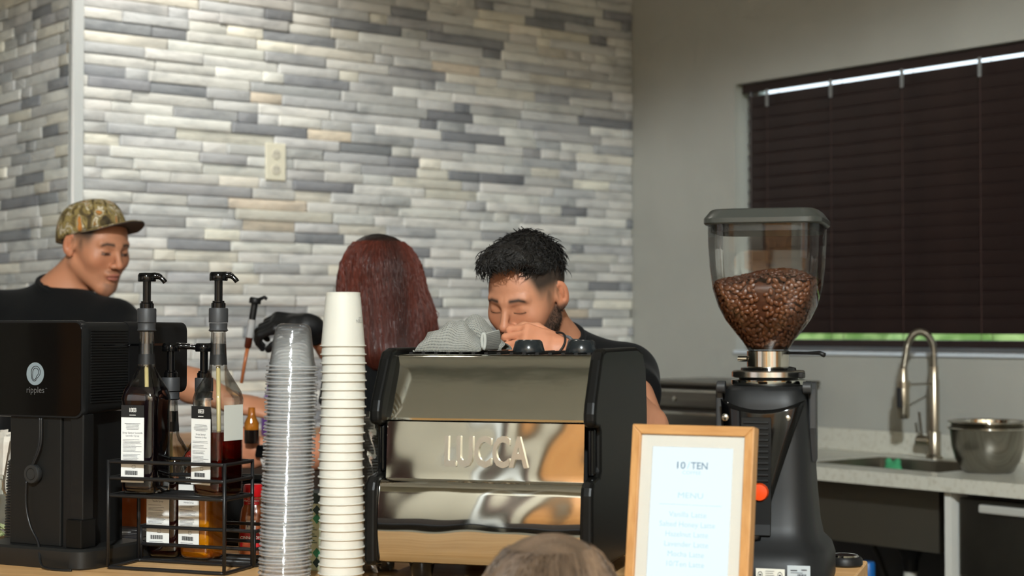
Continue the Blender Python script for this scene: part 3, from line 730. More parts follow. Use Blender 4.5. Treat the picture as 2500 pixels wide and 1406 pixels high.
# ---- grey cleaning cloth thrown over the machine
def knit():
    m = bpy.data.materials.new('grey waffle knit'); m.use_nodes = True; N = m.node_tree.nodes; L = m.node_tree.links; p = N['Principled BSDF']
    p.inputs['Roughness'].default_value = 0.95; p.inputs['Sheen Weight'].default_value = 0.2
    uv = N.new('ShaderNodeAttribute'); uv.attribute_name = 'UVMap'
    sx = N.new('ShaderNodeSeparateXYZ'); L.new(uv.outputs['Vector'], sx.inputs[0])
    def wave(out, k):
        a = N.new('ShaderNodeMath'); a.operation = 'MULTIPLY'; a.inputs[1].default_value = k; L.new(out, a.inputs[0])
        s = N.new('ShaderNodeMath'); s.operation = 'SINE'; L.new(a.outputs[0], s.inputs[0]); return s.outputs[0]
    a = wave(sx.outputs[0], 2300); b = wave(sx.outputs[1], 1500)
    mu = N.new('ShaderNodeMath'); mu.operation = 'MULTIPLY'; L.new(a, mu.inputs[0]); L.new(b, mu.inputs[1])
    ad = N.new('ShaderNodeMath'); ad.operation = 'MULTIPLY_ADD'; ad.inputs[1].default_value = 0.6; L.new(b, ad.inputs[0]); L.new(mu.outputs[0], ad.inputs[2])
    cr = N.new('ShaderNodeMapRange'); cr.inputs['From Min'].default_value = -1.0; cr.inputs['From Max'].default_value = 0.2; L.new(ad.outputs[0], cr.inputs['Value'])
    mx = N.new('ShaderNodeMix'); mx.data_type = 'RGBA'; mx.inputs['A'].default_value = rgb(78, 80, 78); mx.inputs['B'].default_value = rgb(172, 172, 162)
    L.new(cr.outputs['Result'], mx.inputs['Factor']); L.new(mx.outputs['Result'], p.inputs['Base Color'])
    bp = N.new('ShaderNodeBump'); bp.inputs['Strength'].default_value = 0.8; bp.inputs['Distance'].default_value = 0.0015; L.new(ad.outputs[0], bp.inputs['Height']); L.new(bp.outputs['Normal'], p.inputs['Normal'])
    return m
def cloth():
    """rumpled cloth: a low rolled mound with a peak behind and an open fold at its right end"""
    top = thing('cleaning_cloth', 'rumpled grey waffle-knit cloth lying on the espresso machine', 'cloth', (-0.210, 2.62, BT), math.radians(-16))
    def sheet(n, m, fn, name):
        v = np.array([fn(i / n, j / m) for i in range(n + 1) for j in range(m + 1)], np.float32)
        f = [(i * (m + 1) + j, (i + 1) * (m + 1) + j, (i + 1) * (m + 1) + j + 1, i * (m + 1) + j + 1) for i in range(n) for j in range(m)]
        me = raw_mesh(name, v, f); uv = me.attributes.new('UVMap', 'FLOAT_VECTOR', 'POINT')
        g = v.reshape(n + 1, m + 1, 3)
        U_ = np.cumsum(np.concatenate([np.zeros((1, m + 1)), np.linalg.norm(np.diff(g, axis=0), axis=2)]), 0).mean(1)
        V_ = np.cumsum(np.concatenate([np.zeros((n + 1, 1)), np.linalg.norm(np.diff(g, axis=1), axis=2)], 1), 1).mean(0)
        arr = np.stack([np.repeat(U_, m + 1), np.tile(V_, n + 1), np.zeros((n + 1) * (m + 1))], 1)
        uv.data.foreach_set('vector', arr.astype(np.float32).ravel())
        o = mesh_obj(name, me, MATS.setdefault('knit', knit()), top, smooth=True)
        s = o.modifiers.new('solid', 'SOLIDIFY'); s.thickness = 0.0025; s.offset = 0
        return o
    z0 = 0.3615
    def roll(s, t):                                   # s along the roll, t around it
        x = 0.014 + 0.112 * s
        h = 0.010 + 0.028 * math.sin(math.pi * min(s * 0.86 + 0.13, 1)) ** 0.8 - 0.012 * max(s - 0.75, 0) * 4
        r = 0.040 + 0.012 * math.sin(3 * s + 0.5)
        a = math.pi * (1.08 - 1.16 * t)
        w_ = 0.0035 * math.sin(9 * s + 7 * t) + 0.002 * math.sin(23 * s - 11 * t)
        y = 0.175 - r * math.cos(a) * 1.0 + 0.01 * math.sin(5 * s); z = z0 + max((h + w_) * math.sin(a) * 1.2 , 0.0)
        return (x + 0.010 * math.sin(a * 1.5) - 0.02 * (1 - t) * s * 0.4, y, z)
    sheet(70, 60, roll, 'rolled_fold')
    def peak(s, t):
        x = 0.030 + 0.110 * s; a = math.pi * t
        h = 0.054 * math.exp(-((s - 0.50) / 0.34) ** 2) * (1 - 0.15 * math.sin(6 * t)) + 0.004
        y = 0.235 - 0.045 * math.cos(a) * (0.45 + 0.55 * math.exp(-((s - 0.5) / 0.5) ** 2))
        return (x + 0.004 * math.sin(7 * t), y, z0 + max(h * math.sin(a) ** 0.7, 0.0) + 0.001)
    sheet(60, 50, peak, 'raised_fold')
    def tail(s, t):                                   # the hem that curls over at the right end
        a = math.pi * (0.98 - 0.93 * s); r = 0.026
        return (0.122 - 0.5 * r * math.cos(a) + 0.024 * s, 0.125 + 0.085 * t, z0 + max(1.25 * r * math.sin(a) * (0.85 + 0.2 * t), 0.0))
    sheet(40, 40, tail, 'curled_hem')
    v0 = [(0.122 - 0.013 * math.cos(math.pi * (0.98 - 0.93 * i / 20)) + 0.024 * i / 20, 0.125, z0 + 0.001 + max(0.0325 * 0.85 * math.sin(math.pi * (0.98 - 0.93 * i / 20)), 0)) for i in range(21)]
    MB().tube(v0, 0.0028, 8).build('hem_edge', mat('grey hem', rgb(170, 172, 166), 0.9), top, smooth=True)
cloth()

# ---- coffee grinder
gr = thing('coffee_grinder', 'black coffee grinder with large clear bean hopper right of the menu', 'coffee grinder', (0.4045, 2.62, BT), math.radians(-16))
def srect(hx, hy, z, e=4.0, n=40, ox=0.0, oy=0.0):
    out = []
    for i in range(n):
        t = 2 * math.pi * i / n; c, s = math.cos(t), math.sin(t)
        out.append((ox + hx * math.copysign(abs(c) ** (2 / e), c), oy + hy * math.copysign(abs(s) ** (2 / e), s), z))
    return out
body = [(0.095, 0.125, 0.0, 0.0), (0.099, 0.128, 0.012, 0.0), (0.099, 0.125, 0.045, 0.0), (0.094, 0.115, 0.062, 0.0), (0.082, 0.098, 0.075, 0.0), (0.077, 0.090, 0.10, 0), (0.073, 0.084, 0.15, 0), (0.070, 0.080, 0.20, 0),
        (0.0685, 0.077, 0.25, 0), (0.066, 0.074, 0.28, 0), (0.063, 0.071, 0.302, 0), (0.057, 0.064, 0.309, 0)]
MB().loft([srect(a, b, z, 4.2, 48) for a, b, z, _ in body]).build('housing', mat('grinder black', rgb(27, 28, 29), 0.46, spec=0.35), gr, smooth=45)
def front_y(z):
    for (a0, b0, z0, _), (a1, b1, z1, _) in zip(body, body[1:]):
        if z0 <= z <= z1: return -(b0 + (b1 - b0) * (z - z0) / (z1 - z0))
    return -body[-1][1]
# gloss shield: wide below the collar, tapering downwards
sh = []
for i in range(25):
    z = 0.078 + 0.212 * i / 24; t = i / 24
    hw = 0.020 + 0.046 * t ** 1.2; xc = -0.020 + 0.020 * t
    x0 = xc - hw; x1 = xc + hw
    row = []
    for j in range(9):
        u = j / 8; x = x0 + (x1 - x0) * u
        drop = 0.016 * (1 - (2 * u - 1) ** 2) * max((t - 0.6) / 0.4, 0)
        e = max(1 - abs(x / 0.078) ** 4.2, 0) ** (1 / 4.2)
        row.append((x, front_y(z - drop) * e - 0.003 - 0.004 * (1 - (2 * u - 1) ** 2), z - drop))
    sh.append(row)
b = MB(); v = [p for r in sh for p in r]; f = [(i * 9 + j, i * 9 + j + 1, (i + 1) * 9 + j + 1, (i + 1) * 9 + j) for i in range(24) for j in range(8)]
b.add(v, f); so = b.build('front_shield', M_BLKG, gr, smooth=True); s_ = so.modifiers.new('s', 'SOLIDIFY'); s_.thickness = 0.004; s_.offset = -1
def gz(z): return front_y(z) - 0.0065
ctr = MB(); vv = []
for i in range(12):
    z = 0.085 + 0.178 * i / 11
    vv.append([(-0.032, gz(z) - 0.001, z), (0.015, gz(z) - 0.001, z), (0.015, gz(z) + 0.006, z), (-0.032, gz(z) + 0.006, z)])
ctr.loft(vv); co = ctr.build('vent_panel', M_BLKS, gr, bevel=0.001)
for i in range(11):
    z = 0.255 - 0.0088 * i
    MB().box((-0.028, gz(z) - 0.0035, z - 0.0018), (0.011, gz(z), z + 0.0018)).build('vent_slat', M_BLK, co, bevel=0.0008)
kb = MB().lathe([(0.013, 0), (0.014, 0.003), (0.012, 0.010), (0.004, 0.011)], 20, Matrix.Translation((-0.002, gz(0.165) - 0.001, 0.150)) @ Matrix.Rotation(math.pi / 2, 4, 'X')).build('orange_knob', mat('orange plastic', rgb(226, 72, 18), 0.35), gr, smooth=40)
kb['label'] = 'round orange knob'
for x in (-0.057, 0.038):
    MB().lathe([(0.006, 0), (0.006, 0.002), (0.004, 0.0035)], 14, Matrix.Translation((x, front_y(0.265) - 0.001, 0.262)) @ Matrix.Rotation(math.pi / 2, 4, 'X')).build('screw', mat('screw steel', rgb(170, 168, 160), 0.25, 1.0), gr, smooth=40)
# side latches
for s in (-1, 1):
    pr = [(-0.012, 0.235), (-0.016, 0.245), (-0.015, 0.305), (-0.008, 0.316), (0.004, 0.316), (0.010, 0.306), (0.008, 0.20), (0.002, 0.19)]
    la = MB().prism(pr, s * 0.066 if s > 0 else -0.078, s * 0.078 if s > 0 else -0.066, 'x').build('latch', mat('latch grey', rgb(48, 49, 50), 0.4), gr, bevel=0.003, seg=2)
    la.location = (0, -0.022, 0)
    MB().lathe([(0.0095, 0), (0.0095, 0.012)], 14, Matrix.Translation((s * 0.060, -0.030, 0.308)) @ Matrix.Rotation(s * math.pi / 2, 4, 'Y')).build('latch_pin', mat('latch grey', rgb(48, 49, 50), 0.4), la, smooth=40)
MB().lathe([(0.056, 0.3095), (0.058, 0.312), (0.058, 0.318), (0.050, 0.319)], 40).build('lower_ring', M_BRUSH, gr, smooth=40)
MB().lathe([(0.046, 0.319), (0.046, 0.322)], 40).build('ring_gap', M_BLK, gr)
MB().lathe([(0.055, 0.3215), (0.0575, 0.323), (0.0575, 0.331), (0.055, 0.333), (0.04, 0.333)], 40).build('grind_ring', mat('ring aluminium', rgb(212, 212, 208), 0.22, 1.0), gr, smooth=40)
MB().lathe([(0.044, 0.333), (0.043, 0.337), (0.034, 0.339)], 36).build('ring_lip', M_BLKG, gr, smooth=40)
MB().lathe([(0.0335, 0.338), (0.0335, 0.363), (0.031, 0.364)], 40).build('collar', mat('collar steel', rgb(196, 192, 182), 0.16, 1.0), gr, smooth=40)
MB().lathe([(0.0045, 0), (0.0045, 0.014)], 12, Matrix.Translation((-0.033, -0.006, 0.351)) @ Matrix.Rotation(-math.pi / 2, 4, 'Y')).build('collar_pin', mat('collar steel', rgb(196, 192, 182), 0.16, 1.0), gr, smooth=40)
MB().tube([(0.025, -0.004, 0.3605), (0.062, -0.016, 0.3605), (0.082, -0.022, 0.361), (0.090, -0.026, 0.3575)], [0.0025, 0.0025, 0.0035, 0.004], 8).build('gate_lever', M_BLK, gr, smooth=True)
for i in range(1):
    MB().box((0.052, -0.052, 0.3215), (0.060, -0.02, 0.331)).build('ring_stop', M_BLK, gr, bevel=0.002)
HOP = [(0.030, 0.362), (0.033, 0.368), (0.040, 0.379), (0.052, 0.395), (0.064, 0.412), (0.074, 0.434), (0.081, 0.460), (0.0855, 0.495), (0.0875, 0.53), (0.088, 0.562)]
def hop_w(z):
    for (a0, z0), (a1, z1) in zip(HOP, HOP[1:]):
        if z0 <= z <= z1: return a0 + (a1 - a0) * (z - z0) / (z1 - z0)
    return HOP[0][0] if z < HOP[0][1] else HOP[-1][0]
def hop_e(z): return 2.2 + 3.4 * min(max((z - 0.362) / 0.1, 0), 1)
M_HOP = clear_mat('hopper plastic', (0.95, 0.955, 0.95, 1), 0.03, 0.18, 0.035)
MB().loft([srect(a, a, z, hop_e(z), 64) for a, z in HOP], cap0=False, cap1=False).build('hopper', M_HOP, gr, smooth=True)
M_LID = mat('hopper lid grey', rgb(56, 58, 54), 0.34)
MB().loft([srect(0.0905, 0.0905, 0.560, 7.0, 64), srect(0.0925, 0.0925, 0.562, 7.0, 64), srect(0.0925, 0.0925, 0.569, 7.0, 64), srect(0.083, 0.083, 0.582, 6.5, 64), srect(0.078, 0.078, 0.584, 6.5, 64)]).build('hopper_lid', M_LID, gr, smooth=30)
MB().loft([srect(0.084, 0.084, 0.549, 5.0, 64), srect(0.084, 0.084, 0.560, 5.0, 64)]).build('lid_skirt', M_BLK, gr, smooth=30)
# rating stickers on the foot
def on_foot(x, z): return (x, -(0.127) - 0.0012, z)
st1 = MB().box((-0.030, 0, -0.0115), (0.030, 0.001, 0.0115)).build('rating_sticker', mat('sticker white', rgb(216, 216, 206), 0.5), gr, bevel=0.0008); st1.location = (0.018, -0.1285, 0.028); st1.scale = (0.72, 1, 1)
st2 = MB().box((-0.017, 0, -0.0155), (0.017, 0.001, 0.0155)).build('barcode_sticker', mat('sticker blue grey', rgb(176, 186, 192), 0.5), gr, bevel=0.0008); st2.location = (0.060, -0.1272, 0.030); st2.rotation_euler = (0, 0, 0.05)
M_INK = mat('print ink', rgb(52, 54, 60), 0.7)
pk = MB()
for i in range(9): pk.box((-0.002 + 0.0015 * i, -0.0006, -0.009), (-0.0013 + 0.0015 * i + (0.0004 if i % 3 else 0), -0.0003, 0.003))
pk.box((-0.012, -0.0006, 0.0075), (-0.002, -0.0003, 0.009)); pk.box((0.004, -0.0006, 0.0085), (0.012, -0.0003, 0.010)); pk.box((-0.012, -0.0006, 0.0045), (0.006, -0.0003, 0.0052))
pko = pk.build('print', M_INK, st2); pko['kind'] = 'stuff'
pk = MB()
for i in range(6): pk.box((-0.010, -0.0006, 0.0075 - 0.003 * i), (0.008 - 0.002 * (i % 2), -0.0003, 0.0082 - 0.003 * i))
for x in (-0.021, 0.020): pk.tube([(x + 0.0048 * math.cos(t * 0.5236), -0.0005, 0.002 + 0.0048 * math.sin(t * 0.5236)) for t in range(12)], 0.0005, 5, closed=True); pk.box((x - 0.0025, -0.0006, 0.0008), (x + 0.0025, -0.0003, 0.0032))
pko = pk.build('print', M_INK, st1); pko['kind'] = 'stuff'

# ---- coffee beans
def bean_mesh(seed):
    r = random.Random(seed); v = []; f = []; nu, nv = 10, 6
    for j in range(nv + 1):
        th = math.pi * j / nv
        for i in range(nu):
            ph = 2 * math.pi * i / nu
            x = 0.0056 * math.cos(th); y = 0.0040 * math.sin(th) * math.cos(ph); z = 0.0030 * math.sin(th) * math.sin(ph)
            if z < -0.0012: z = -0.0012 - 0.3 * (abs(z) - 0.0012)
            if abs(y) < 0.0008 and z < 0: z *= 0.35
            v.append((x, y, z))
    for j in range(nv):
        for i in range(nu): f.append((j * nu + i, j * nu + (i + 1) % nu, (j + 1) * nu + (i + 1) % nu, (j + 1) * nu + i))
    return v, f
bv, bf = bean_mesh(1)
bme = raw_mesh('coffee_bean', bv, bf); bme.polygons.foreach_set('use_smooth', [True] * len(bme.polygons))
M_BEAN = mat('roasted bean', rgb(112, 66, 38), 0.38, noise=(90, rgb(84, 48, 28), 0.3, 0.7)); M_BEAN2 = mat('dark roasted bean', rgb(86, 50, 32), 0.36, noise=(90, rgb(64, 36, 22), 0.3, 0.7))
M_BEAN3 = mat('light roasted bean', rgb(132, 82, 46), 0.4, noise=(90, rgb(104, 62, 34), 0.3, 0.7))
bmes = []
for i, mm in enumerate((M_BEAN, M_BEAN2, M_BEAN3)):
    m_ = bme if i == 0 else bme.copy(); m_.materials.append(mm); bmes.append(m_)
gM = Matrix.Translation(gr.location) @ Matrix.Rotation(math.radians(-16), 4, 'Z')
def fill_top(x, y): return 0.470 + 0.020 * (1 - (x * x + y * y) / 0.0080) + 0.004 * math.sin(40 * x)
rs = random.Random(11); pts = []
def far_enough(p, d):
    for q in pts:
        if abs(q[0].x - p.x) < d and (q[0] - p).length < d: return False
    return True
tries = 0
while tries < 26000 and len(pts) < 1000:
    tries += 1
    if rs.random() < 0.8:
        z = rs.uniform(0.372, 0.482); t = rs.uniform(0, 2 * math.pi)
        w_ = hop_w(z) - 0.0046; e = hop_e(z); c, s = math.cos(t), math.sin(t)
        x = w_ * math.copysign(abs(c) ** (2 / e), c); y = w_ * math.copysign(abs(s) ** (2 / e), s)
        if z > fill_top(x, y): continue
        n = Vector((math.copysign(abs(c) ** (2 - 2 / e), c), math.copysign(abs(s) ** (2 - 2 / e), s), -0.5 * max(0.45 - z, 0) / 0.08)).normalized()
    else:
        x = rs.uniform(-0.08, 0.08); y = rs.uniform(-0.08, 0.08); z = fill_top(x, y)
        w_ = hop_w(z) - 0.006
        if (abs(x) / w_) ** 4 + (abs(y) / w_) ** 4 > 1: continue
        n = Vector((0, 0, 1))
    p = Vector((x, y, z))
    if not far_enough(p, 0.0063): continue
    pts.append((p, n))
def bean_matrix(p, n):
    q = n.to_track_quat('Z' if rs.random() < 0.55 else '-Z', 'Y'); R = q.to_matrix().to_4x4()
    R = R @ Matrix.Rotation(rs.uniform(0, 6.28), 4, 'Z') @ Matrix.Rotation(rs.uniform(-0.4, 0.4), 4, 'X')
    s = rs.uniform(0.88, 1.1)
    return gM @ Matrix.Translation(p) @ R @ Matrix.Scale(s, 4)
camv = Vector((0, 0, CAMZ))
def score(pn):
    wp = gM @ pn[0]; wn_ = gM.to_3x3() @ pn[1]; return wn_.dot((camv - wp).normalized())
pts.sort(key=lambda q: -score(q)); rest = MB()
for i, (p, n) in enumerate(pts):
    M_ = bean_matrix(p, n)
    if i < 295:
        o = mesh_obj('coffee_bean', bmes[rs.choice([0, 0, 1, 1, 2])], None); o.matrix_world = M_
        tag(o, 'roasted brown coffee bean pressed against the front of the clear hopper', 'coffee bean', 'coffee beans in the grinder hopper')
    else: rest.add(bv, bf, M_)
core = []
for k in range(9):
    z = 0.366 + 0.100 * k / 8; w_ = hop_w(z) - 0.0065; core.append([tuple(gM @ Vector(q)) for q in srect(w_, w_, z, hop_e(z), 32)])
core.append([tuple(gM @ Vector((q[0] * 0.5, q[1] * 0.5, 0.482))) for q in srect(hop_w(0.47) - 0.0065, hop_w(0.47) - 0.0065, 0.47, 4.5, 32)])
rest.loft(core)
ro = rest.build('coffee_beans', M_BEAN2, smooth=True); tag(ro, 'mass of brown coffee beans filling the lower half of the hopper', 'coffee beans', 'coffee beans in the grinder hopper', 'stuff')

# ---- menu display in a wooden frame
mu = thing('menu_display', 'upright oak-framed menu screen leaning back on the bar', 'menu display', on_bar(1673, 2.262), math.radians(-25))
LEAN = math.radians(-9)
FW, FH = 0.1765, 0.2655
RL = Matrix.Rotation(LEAN, 4, 'X')
M_FRM = mat('menu frame oak', rgb(200, 150, 94), 0.42, noise=(9, rgb(178, 126, 72), 0.35, 0.68, (14, 14, 1.5)))
M_FRMH = mat('menu frame oak rail', rgb(200, 150, 94), 0.42, noise=(9, rgb(178, 126, 72), 0.35, 0.68, (1.5, 14, 14)))
fw = 0.0135; h2 = FW / 2
MB().prism([(-h2, 0), (-h2 + fw, fw), (-h2 + fw, FH - fw), (-h2, FH)], -0.010, 0.012, 'y', RL).build('frame_stile', M_FRM, mu, bevel=0.0015)
MB().prism([(h2, 0), (h2 - fw, fw), (h2 - fw, FH - fw), (h2, FH)][::-1], -0.010, 0.012, 'y', RL).build('frame_stile', M_FRM, mu, bevel=0.0015)
MB().prism([(-h2, FH), (-h2 + fw, FH - fw), (h2 - fw, FH - fw), (h2, FH)], -0.010, 0.012, 'y', RL).build('frame_rail', M_FRMH, mu, bevel=0.0015)
MB().prism([(-h2, 0), (-h2 + fw, fw), (h2 - fw, fw), (h2, 0)][::-1], -0.010, 0.012, 'y', RL).build('frame_rail', M_FRMH, mu, bevel=0.0015)
mt = 0.0165; ix = h2 - fw
MT = mat('mount board', rgb(200, 198, 189), 0.7)
m_ = MB()
m_.box((-ix, -0.005, fw), (-ix + mt, -0.002, FH - fw), RL); m_.box((ix - mt, -0.005, fw), (ix, -0.002, FH - fw), RL)
m_.box((-ix + mt, -0.005, FH - fw - mt), (ix - mt, -0.002, FH - fw), RL); m_.box((-ix + mt, -0.005, fw), (ix - mt, -0.002, fw + mt), RL)
m_.build('mount', MT, mu)
MB().box((-ix, -0.0019, fw), (ix, 0.010, FH - fw), RL).build('back_board', M_BLK, mu)
scr = MB().box((-ix + mt, -0.0035, fw + mt), (ix - mt, -0.002, FH - fw - mt), RL).build('screen', mat('lit screen', rgb(30, 31, 33), 0.3, emit=rgb(238, 252, 254), emit_s=1.0), mu)
M_TX1 = mat('screen text dark', rgb(20, 21, 23), 0.5, emit=rgb(112, 146, 168), emit_s=1.0)
M_TX2 = mat('screen text pale', rgb(20, 21, 23), 0.5, emit=rgb(196, 234, 240), emit_s=1.0)
def scr_text(name, s, size, x, z, m, width, **kw):
    me = text_mesh(s, size, **kw); xs = [v.co.x for v in me.vertices]
    k = width / (max(xs) - min(xs)); c = (max(xs) + min(xs)) / 2
    for v in me.vertices: v.co = RL @ Vector(((v.co.x - c) * k + x, -0.0037, v.co.z + z))
    return mesh_obj(name, me, m, scr)
scr_text('lettering', '10', 0.0135, -0.0155, FH - 0.0555, M_TX1, 0.0120, bold=0.0001)
scr_text('lettering', '/', 0.0135, -0.0050, FH - 0.0555, M_TX2, 0.0045)
scr_text('lettering', 'TEN', 0.0135, 0.0105, FH - 0.0555, M_TX1, 0.0240, bold=0.0001)
scr_text('lettering', 'COFFEE', 0.0066, 0.0, FH - 0.065, M_TX2, 0.027)
scr_text('lettering', 'MENU', 0.0108, 0.0, FH - 0.0965, M_TX2, 0.036)
MB().box((-0.045, -0.0037, FH - 0.1092), (0.045, -0.0036, FH - 0.1086), RL).build('rule', M_TX2, scr)
for i, (s, wd) in enumerate((('Vanilla Latte', 0.054), ('Salted Honey Latte', 0.080), ('Hazelnut Latte', 0.061), ('Lavender Latte', 0.063), ('Mocha Latte', 0.052), ('10/Ten Latte', 0.054))):
    scr_text('lettering', s, 0.0105, -0.003, FH - 0.1225 - 0.01345 * i, M_TX2, wd)
MB().prism([(0.040, 0.19), (0.044, 0.195), (0.105, 0.0), (0.100, 0.0)], -0.03, 0.03, 'x').build('easel_leg', M_BLK, mu)
mu.location.z += 0.0018

# ---- tamper puck by the bar end
tp = thing('tamper', 'round black-rimmed steel tamper at the right end of the bar', 'tamper', on_bar(2062, 2.80))
MB().lathe([(0.026, 0), (0.030, 0.003), (0.030, 0.012), (0.027, 0.016), (0.024, 0.016)], 28).build('rim', M_BLK, tp, smooth=40)
MB().lathe([(0.024, 0.0155), (0.022, 0.019), (0.006, 0.021)], 28).build('steel_dish', M_MIRROR, tp, smooth=40)
# ------------------------------------------------------------------ drink printer at the left end
pr = thing('drink_printer', 'black drink-foam printer with glossy face at the left end of the bar', 'printer', on_bar(200, 2.752), math.radians(-27))
# local x runs left (negative) from the right edge of the face, local y towards the barista
FZ0, FZ1 = 0.250, 0.4115; FX0 = -0.205
def rface(x0, x1, z0, z1, r, y, n=6):
    out = []
    for cx, cz, a in ((x1 - r, z1 - r, 0), (x0 + r, z1 - r, 90), (x0 + r, z0 + r, 180), (x1 - r, z0 + r, 270)):
        for i in range(n + 1):
            t = math.radians(a + 90 * i / n); out.append((cx + r * math.cos(t), y, cz + r * math.sin(t)))
    return out
MB().loft([rface(FX0, 0, FZ0, FZ1, 0.016, -0.001), rface(FX0 - 0.001, 0.001, FZ0 - 0.001, FZ1 + 0.001, 0.017, 0.003), rface(FX0 - 0.001, 0.001, FZ0 - 0.001, FZ1 + 0.001, 0.017, 0.012)]).build('bezel', mat('bezel black', rgb(24, 25, 26), 0.3, spec=0.4), pr, smooth=35)
MB().loft([rface(FX0 + 0.003, -0.003, FZ0 + 0.003, FZ1 - 0.003, 0.014, -0.0022), rface(FX0 + 0.003, -0.003, FZ0 + 0.003, FZ1 - 0.003, 0.014, -0.0009)]).build('glossy_face', mat('face gloss', rgb(9, 8, 8), 0.04, spec=0.5), pr, smooth=35)
MB().loft([rface(FX0, 0, FZ0 + 0.002, FZ1 - 0.002, 0.015, 0.012), rface(FX0, -0.001, FZ0 + 0.010, FZ1 - 0.002, 0.012, 0.115)]).build('ribbed_shell', M_BLK, pr, smooth=35)
for i in range(27):
    z = FZ1 - 0.016 - 0.0046 * i
    MB().box((-0.002, 0.018, z - 0.0011), (0.0022, 0.108, z + 0.0011)).build('rib', M_BLK, pr)
MB().loft([rface(FX0, 0.001, FZ0 + 0.026, FZ1 - 0.001, 0.014, 0.115), rface(FX0, 0.001, FZ0 + 0.034, FZ1 - 0.002, 0.014, 0.272), rface(FX0 + 0.006, -0.005, FZ0 + 0.040, FZ1 - 0.008, 0.010, 0.280)]).build('rear_shell', mat('rear shell black', rgb(16, 16, 17), 0.5, spec=0.3), pr, smooth=35)
MB().box((-0.001, 0.052, FZ1 - 0.043), (0.0016, 0.25, FZ1 - 0.039)).build('side_slot', M_BLKG, pr)
MB().box((-0.165, 0.006, 0.034), (-0.052, 0.135, FZ0 + 0.006)).build('column', mat('column black', rgb(22, 22, 21), 0.5, spec=0.3), pr, bevel=0.002)
MB().box((-0.050, 0.010, 0.034), (-0.030, 0.135, FZ0 + 0.006)).build('rail_channel', M_BLK, pr)
MB().box((-0.030, 0.004, 0.034), (-0.002, 0.030, FZ0 + 0.006)).build('rail', M_BLK, pr, bevel=0.002)
MB().box((-0.034, -0.002, 0.034), (0.000, 0.034, 0.082)).build('rail_foot', M_BLKS, pr, bevel=0.002)
bs = [srect(0.118, 0.150, 0.0, 9, 64, -0.103, 0.136), srect(0.120, 0.152, 0.003, 9, 64, -0.103, 0.136), srect(0.120, 0.152, 0.030, 9, 64, -0.103, 0.136), srect(0.116, 0.148, 0.034, 9, 64, -0.103, 0.136)]
MB().loft(bs).build('base', mat('base black', rgb(30, 30, 29), 0.42, spec=0.4), pr, smooth=35)
pad = MB().box((-0.19, 0.150, 0.0341), (-0.012, 0.255, 0.0350)).build('drip_mat', mat('mat dark blue', rgb(24, 24, 34), 0.6), pr, bevel=0.0004)
M_PRW = mat('pale print', rgb(206, 208, 210), 0.6)
for r0, r1 in ((0.0, 0.016), (0.030, 0.034)):
    b = MB(); n = 40; v = []; f = []
    for i in range(n):
        t = 2 * math.pi * i / n; v += [(-0.085 + r0 * math.cos(t), 0.20 + r0 * math.sin(t), 0.0353), (-0.085 + r1 * math.cos(t), 0.20 + r1 * math.sin(t), 0.0353)]
    for i in range(n): f.append((2 * i, 2 * i + 1, 2 * ((i + 1) % n) + 1, 2 * ((i + 1) % n)))
    b.add(v, f).build('ring_print', M_PRW, pad)
text_obj('lettering', 'ripples', 0.026, M_PRW, pad, (-0.045, 0.243, 0.0353), (math.radians(-90), 0, math.pi))
# logo on the face
LX, LZ = -0.102, FZ1 - 0.089; M_LOGO = mat('logo grey', rgb(128, 140, 146), 0.35)
lg = MB().lathe([(0.0192, 0), (0.0192, 0.0004)], 40, Matrix.Translation((LX, -0.0024, LZ)) @ Matrix.Rotation(math.pi / 2, 4, 'X')).build('logo_disc', M_LOGO, pr)
def pshape(k):
    o = []
    for t in range(25):                                # a rounded P drawn as one loop
        a = math.radians(-60 + 240 * t / 24); o.append((0.0015 + 0.0068 * k * math.cos(a), 0.003 + 0.0068 * k * math.sin(a)))
    for t in range(13):
        a = math.radians(180 + 150 * t / 12); o.append((-0.0015 + 0.0040 * k * math.cos(a), -0.0055 + 0.0045 * k * math.sin(a)))
    return o
for k in (1.45, 0.95):
    MB().tube([(LX + x, -0.0031, LZ + z) for x, z in pshape(k)], 0.00055, 5, closed=True).build('logo_line', mat('logo line', rgb(22, 22, 24), 0.4), lg)
text_obj('lettering', 'ripples', 0.0150, mat('logo text grey', rgb(84, 84, 84), 0.5), pr, (LX + 0.0005, -0.0027, LZ - 0.0275))
text_obj('lettering', 'TM', 0.003, mat('logo text grey', rgb(84, 84, 84), 0.5), pr, (LX + 0.0245, -0.0027, LZ - 0.0245))
# power cord with round switch
cord = thing('power_cord', 'thin black cord with round switch hanging down the printer column', 'cord', pr.location, math.radians(-27))
M_CORDB = mat('cord black', rgb(22, 23, 25), 0.35)
def sm(pts, k=8):
    out = []
    P = [Vector(p) for p in pts]; P = [P[0]] + P + [P[-1]]
    for i in range(1, len(P) - 2):
        for j in range(k):
            t = j / k; a, b_, c, d = P[i - 1], P[i], P[i + 1], P[i + 2]
            out.append(0.5 * ((2 * b_) + (c - a) * t + (2 * a - 5 * b_ + 4 * c - d) * t * t + (3 * b_ - a - 3 * c + d) * t ** 3))
    return out + [P[-2]]
for off in (0, 0.004):
    MB().tube(sm([(-0.092 + off, -0.002, FZ0 - 0.001), (-0.093 + off, -0.002, 0.205), (-0.104 + off * 0.6, -0.003, 0.175), (-0.108, -0.004, 0.166)]), 0.0022, 7).build('cord_upper', M_CORDB, cord, smooth=True)
MB().tube(sm([(-0.118, -0.005, 0.142), (-0.119, -0.004, 0.10), (-0.108, -0.005, 0.066), (-0.088, -0.008, 0.040), (-0.070, -0.022, 0.012), (-0.052, -0.030, 0.004), (-0.02, -0.030, 0.0025), (0.0, -0.025, 0.0025)]), 0.0022, 7).build('cord_lower', M_CORDB, cord, smooth=True)
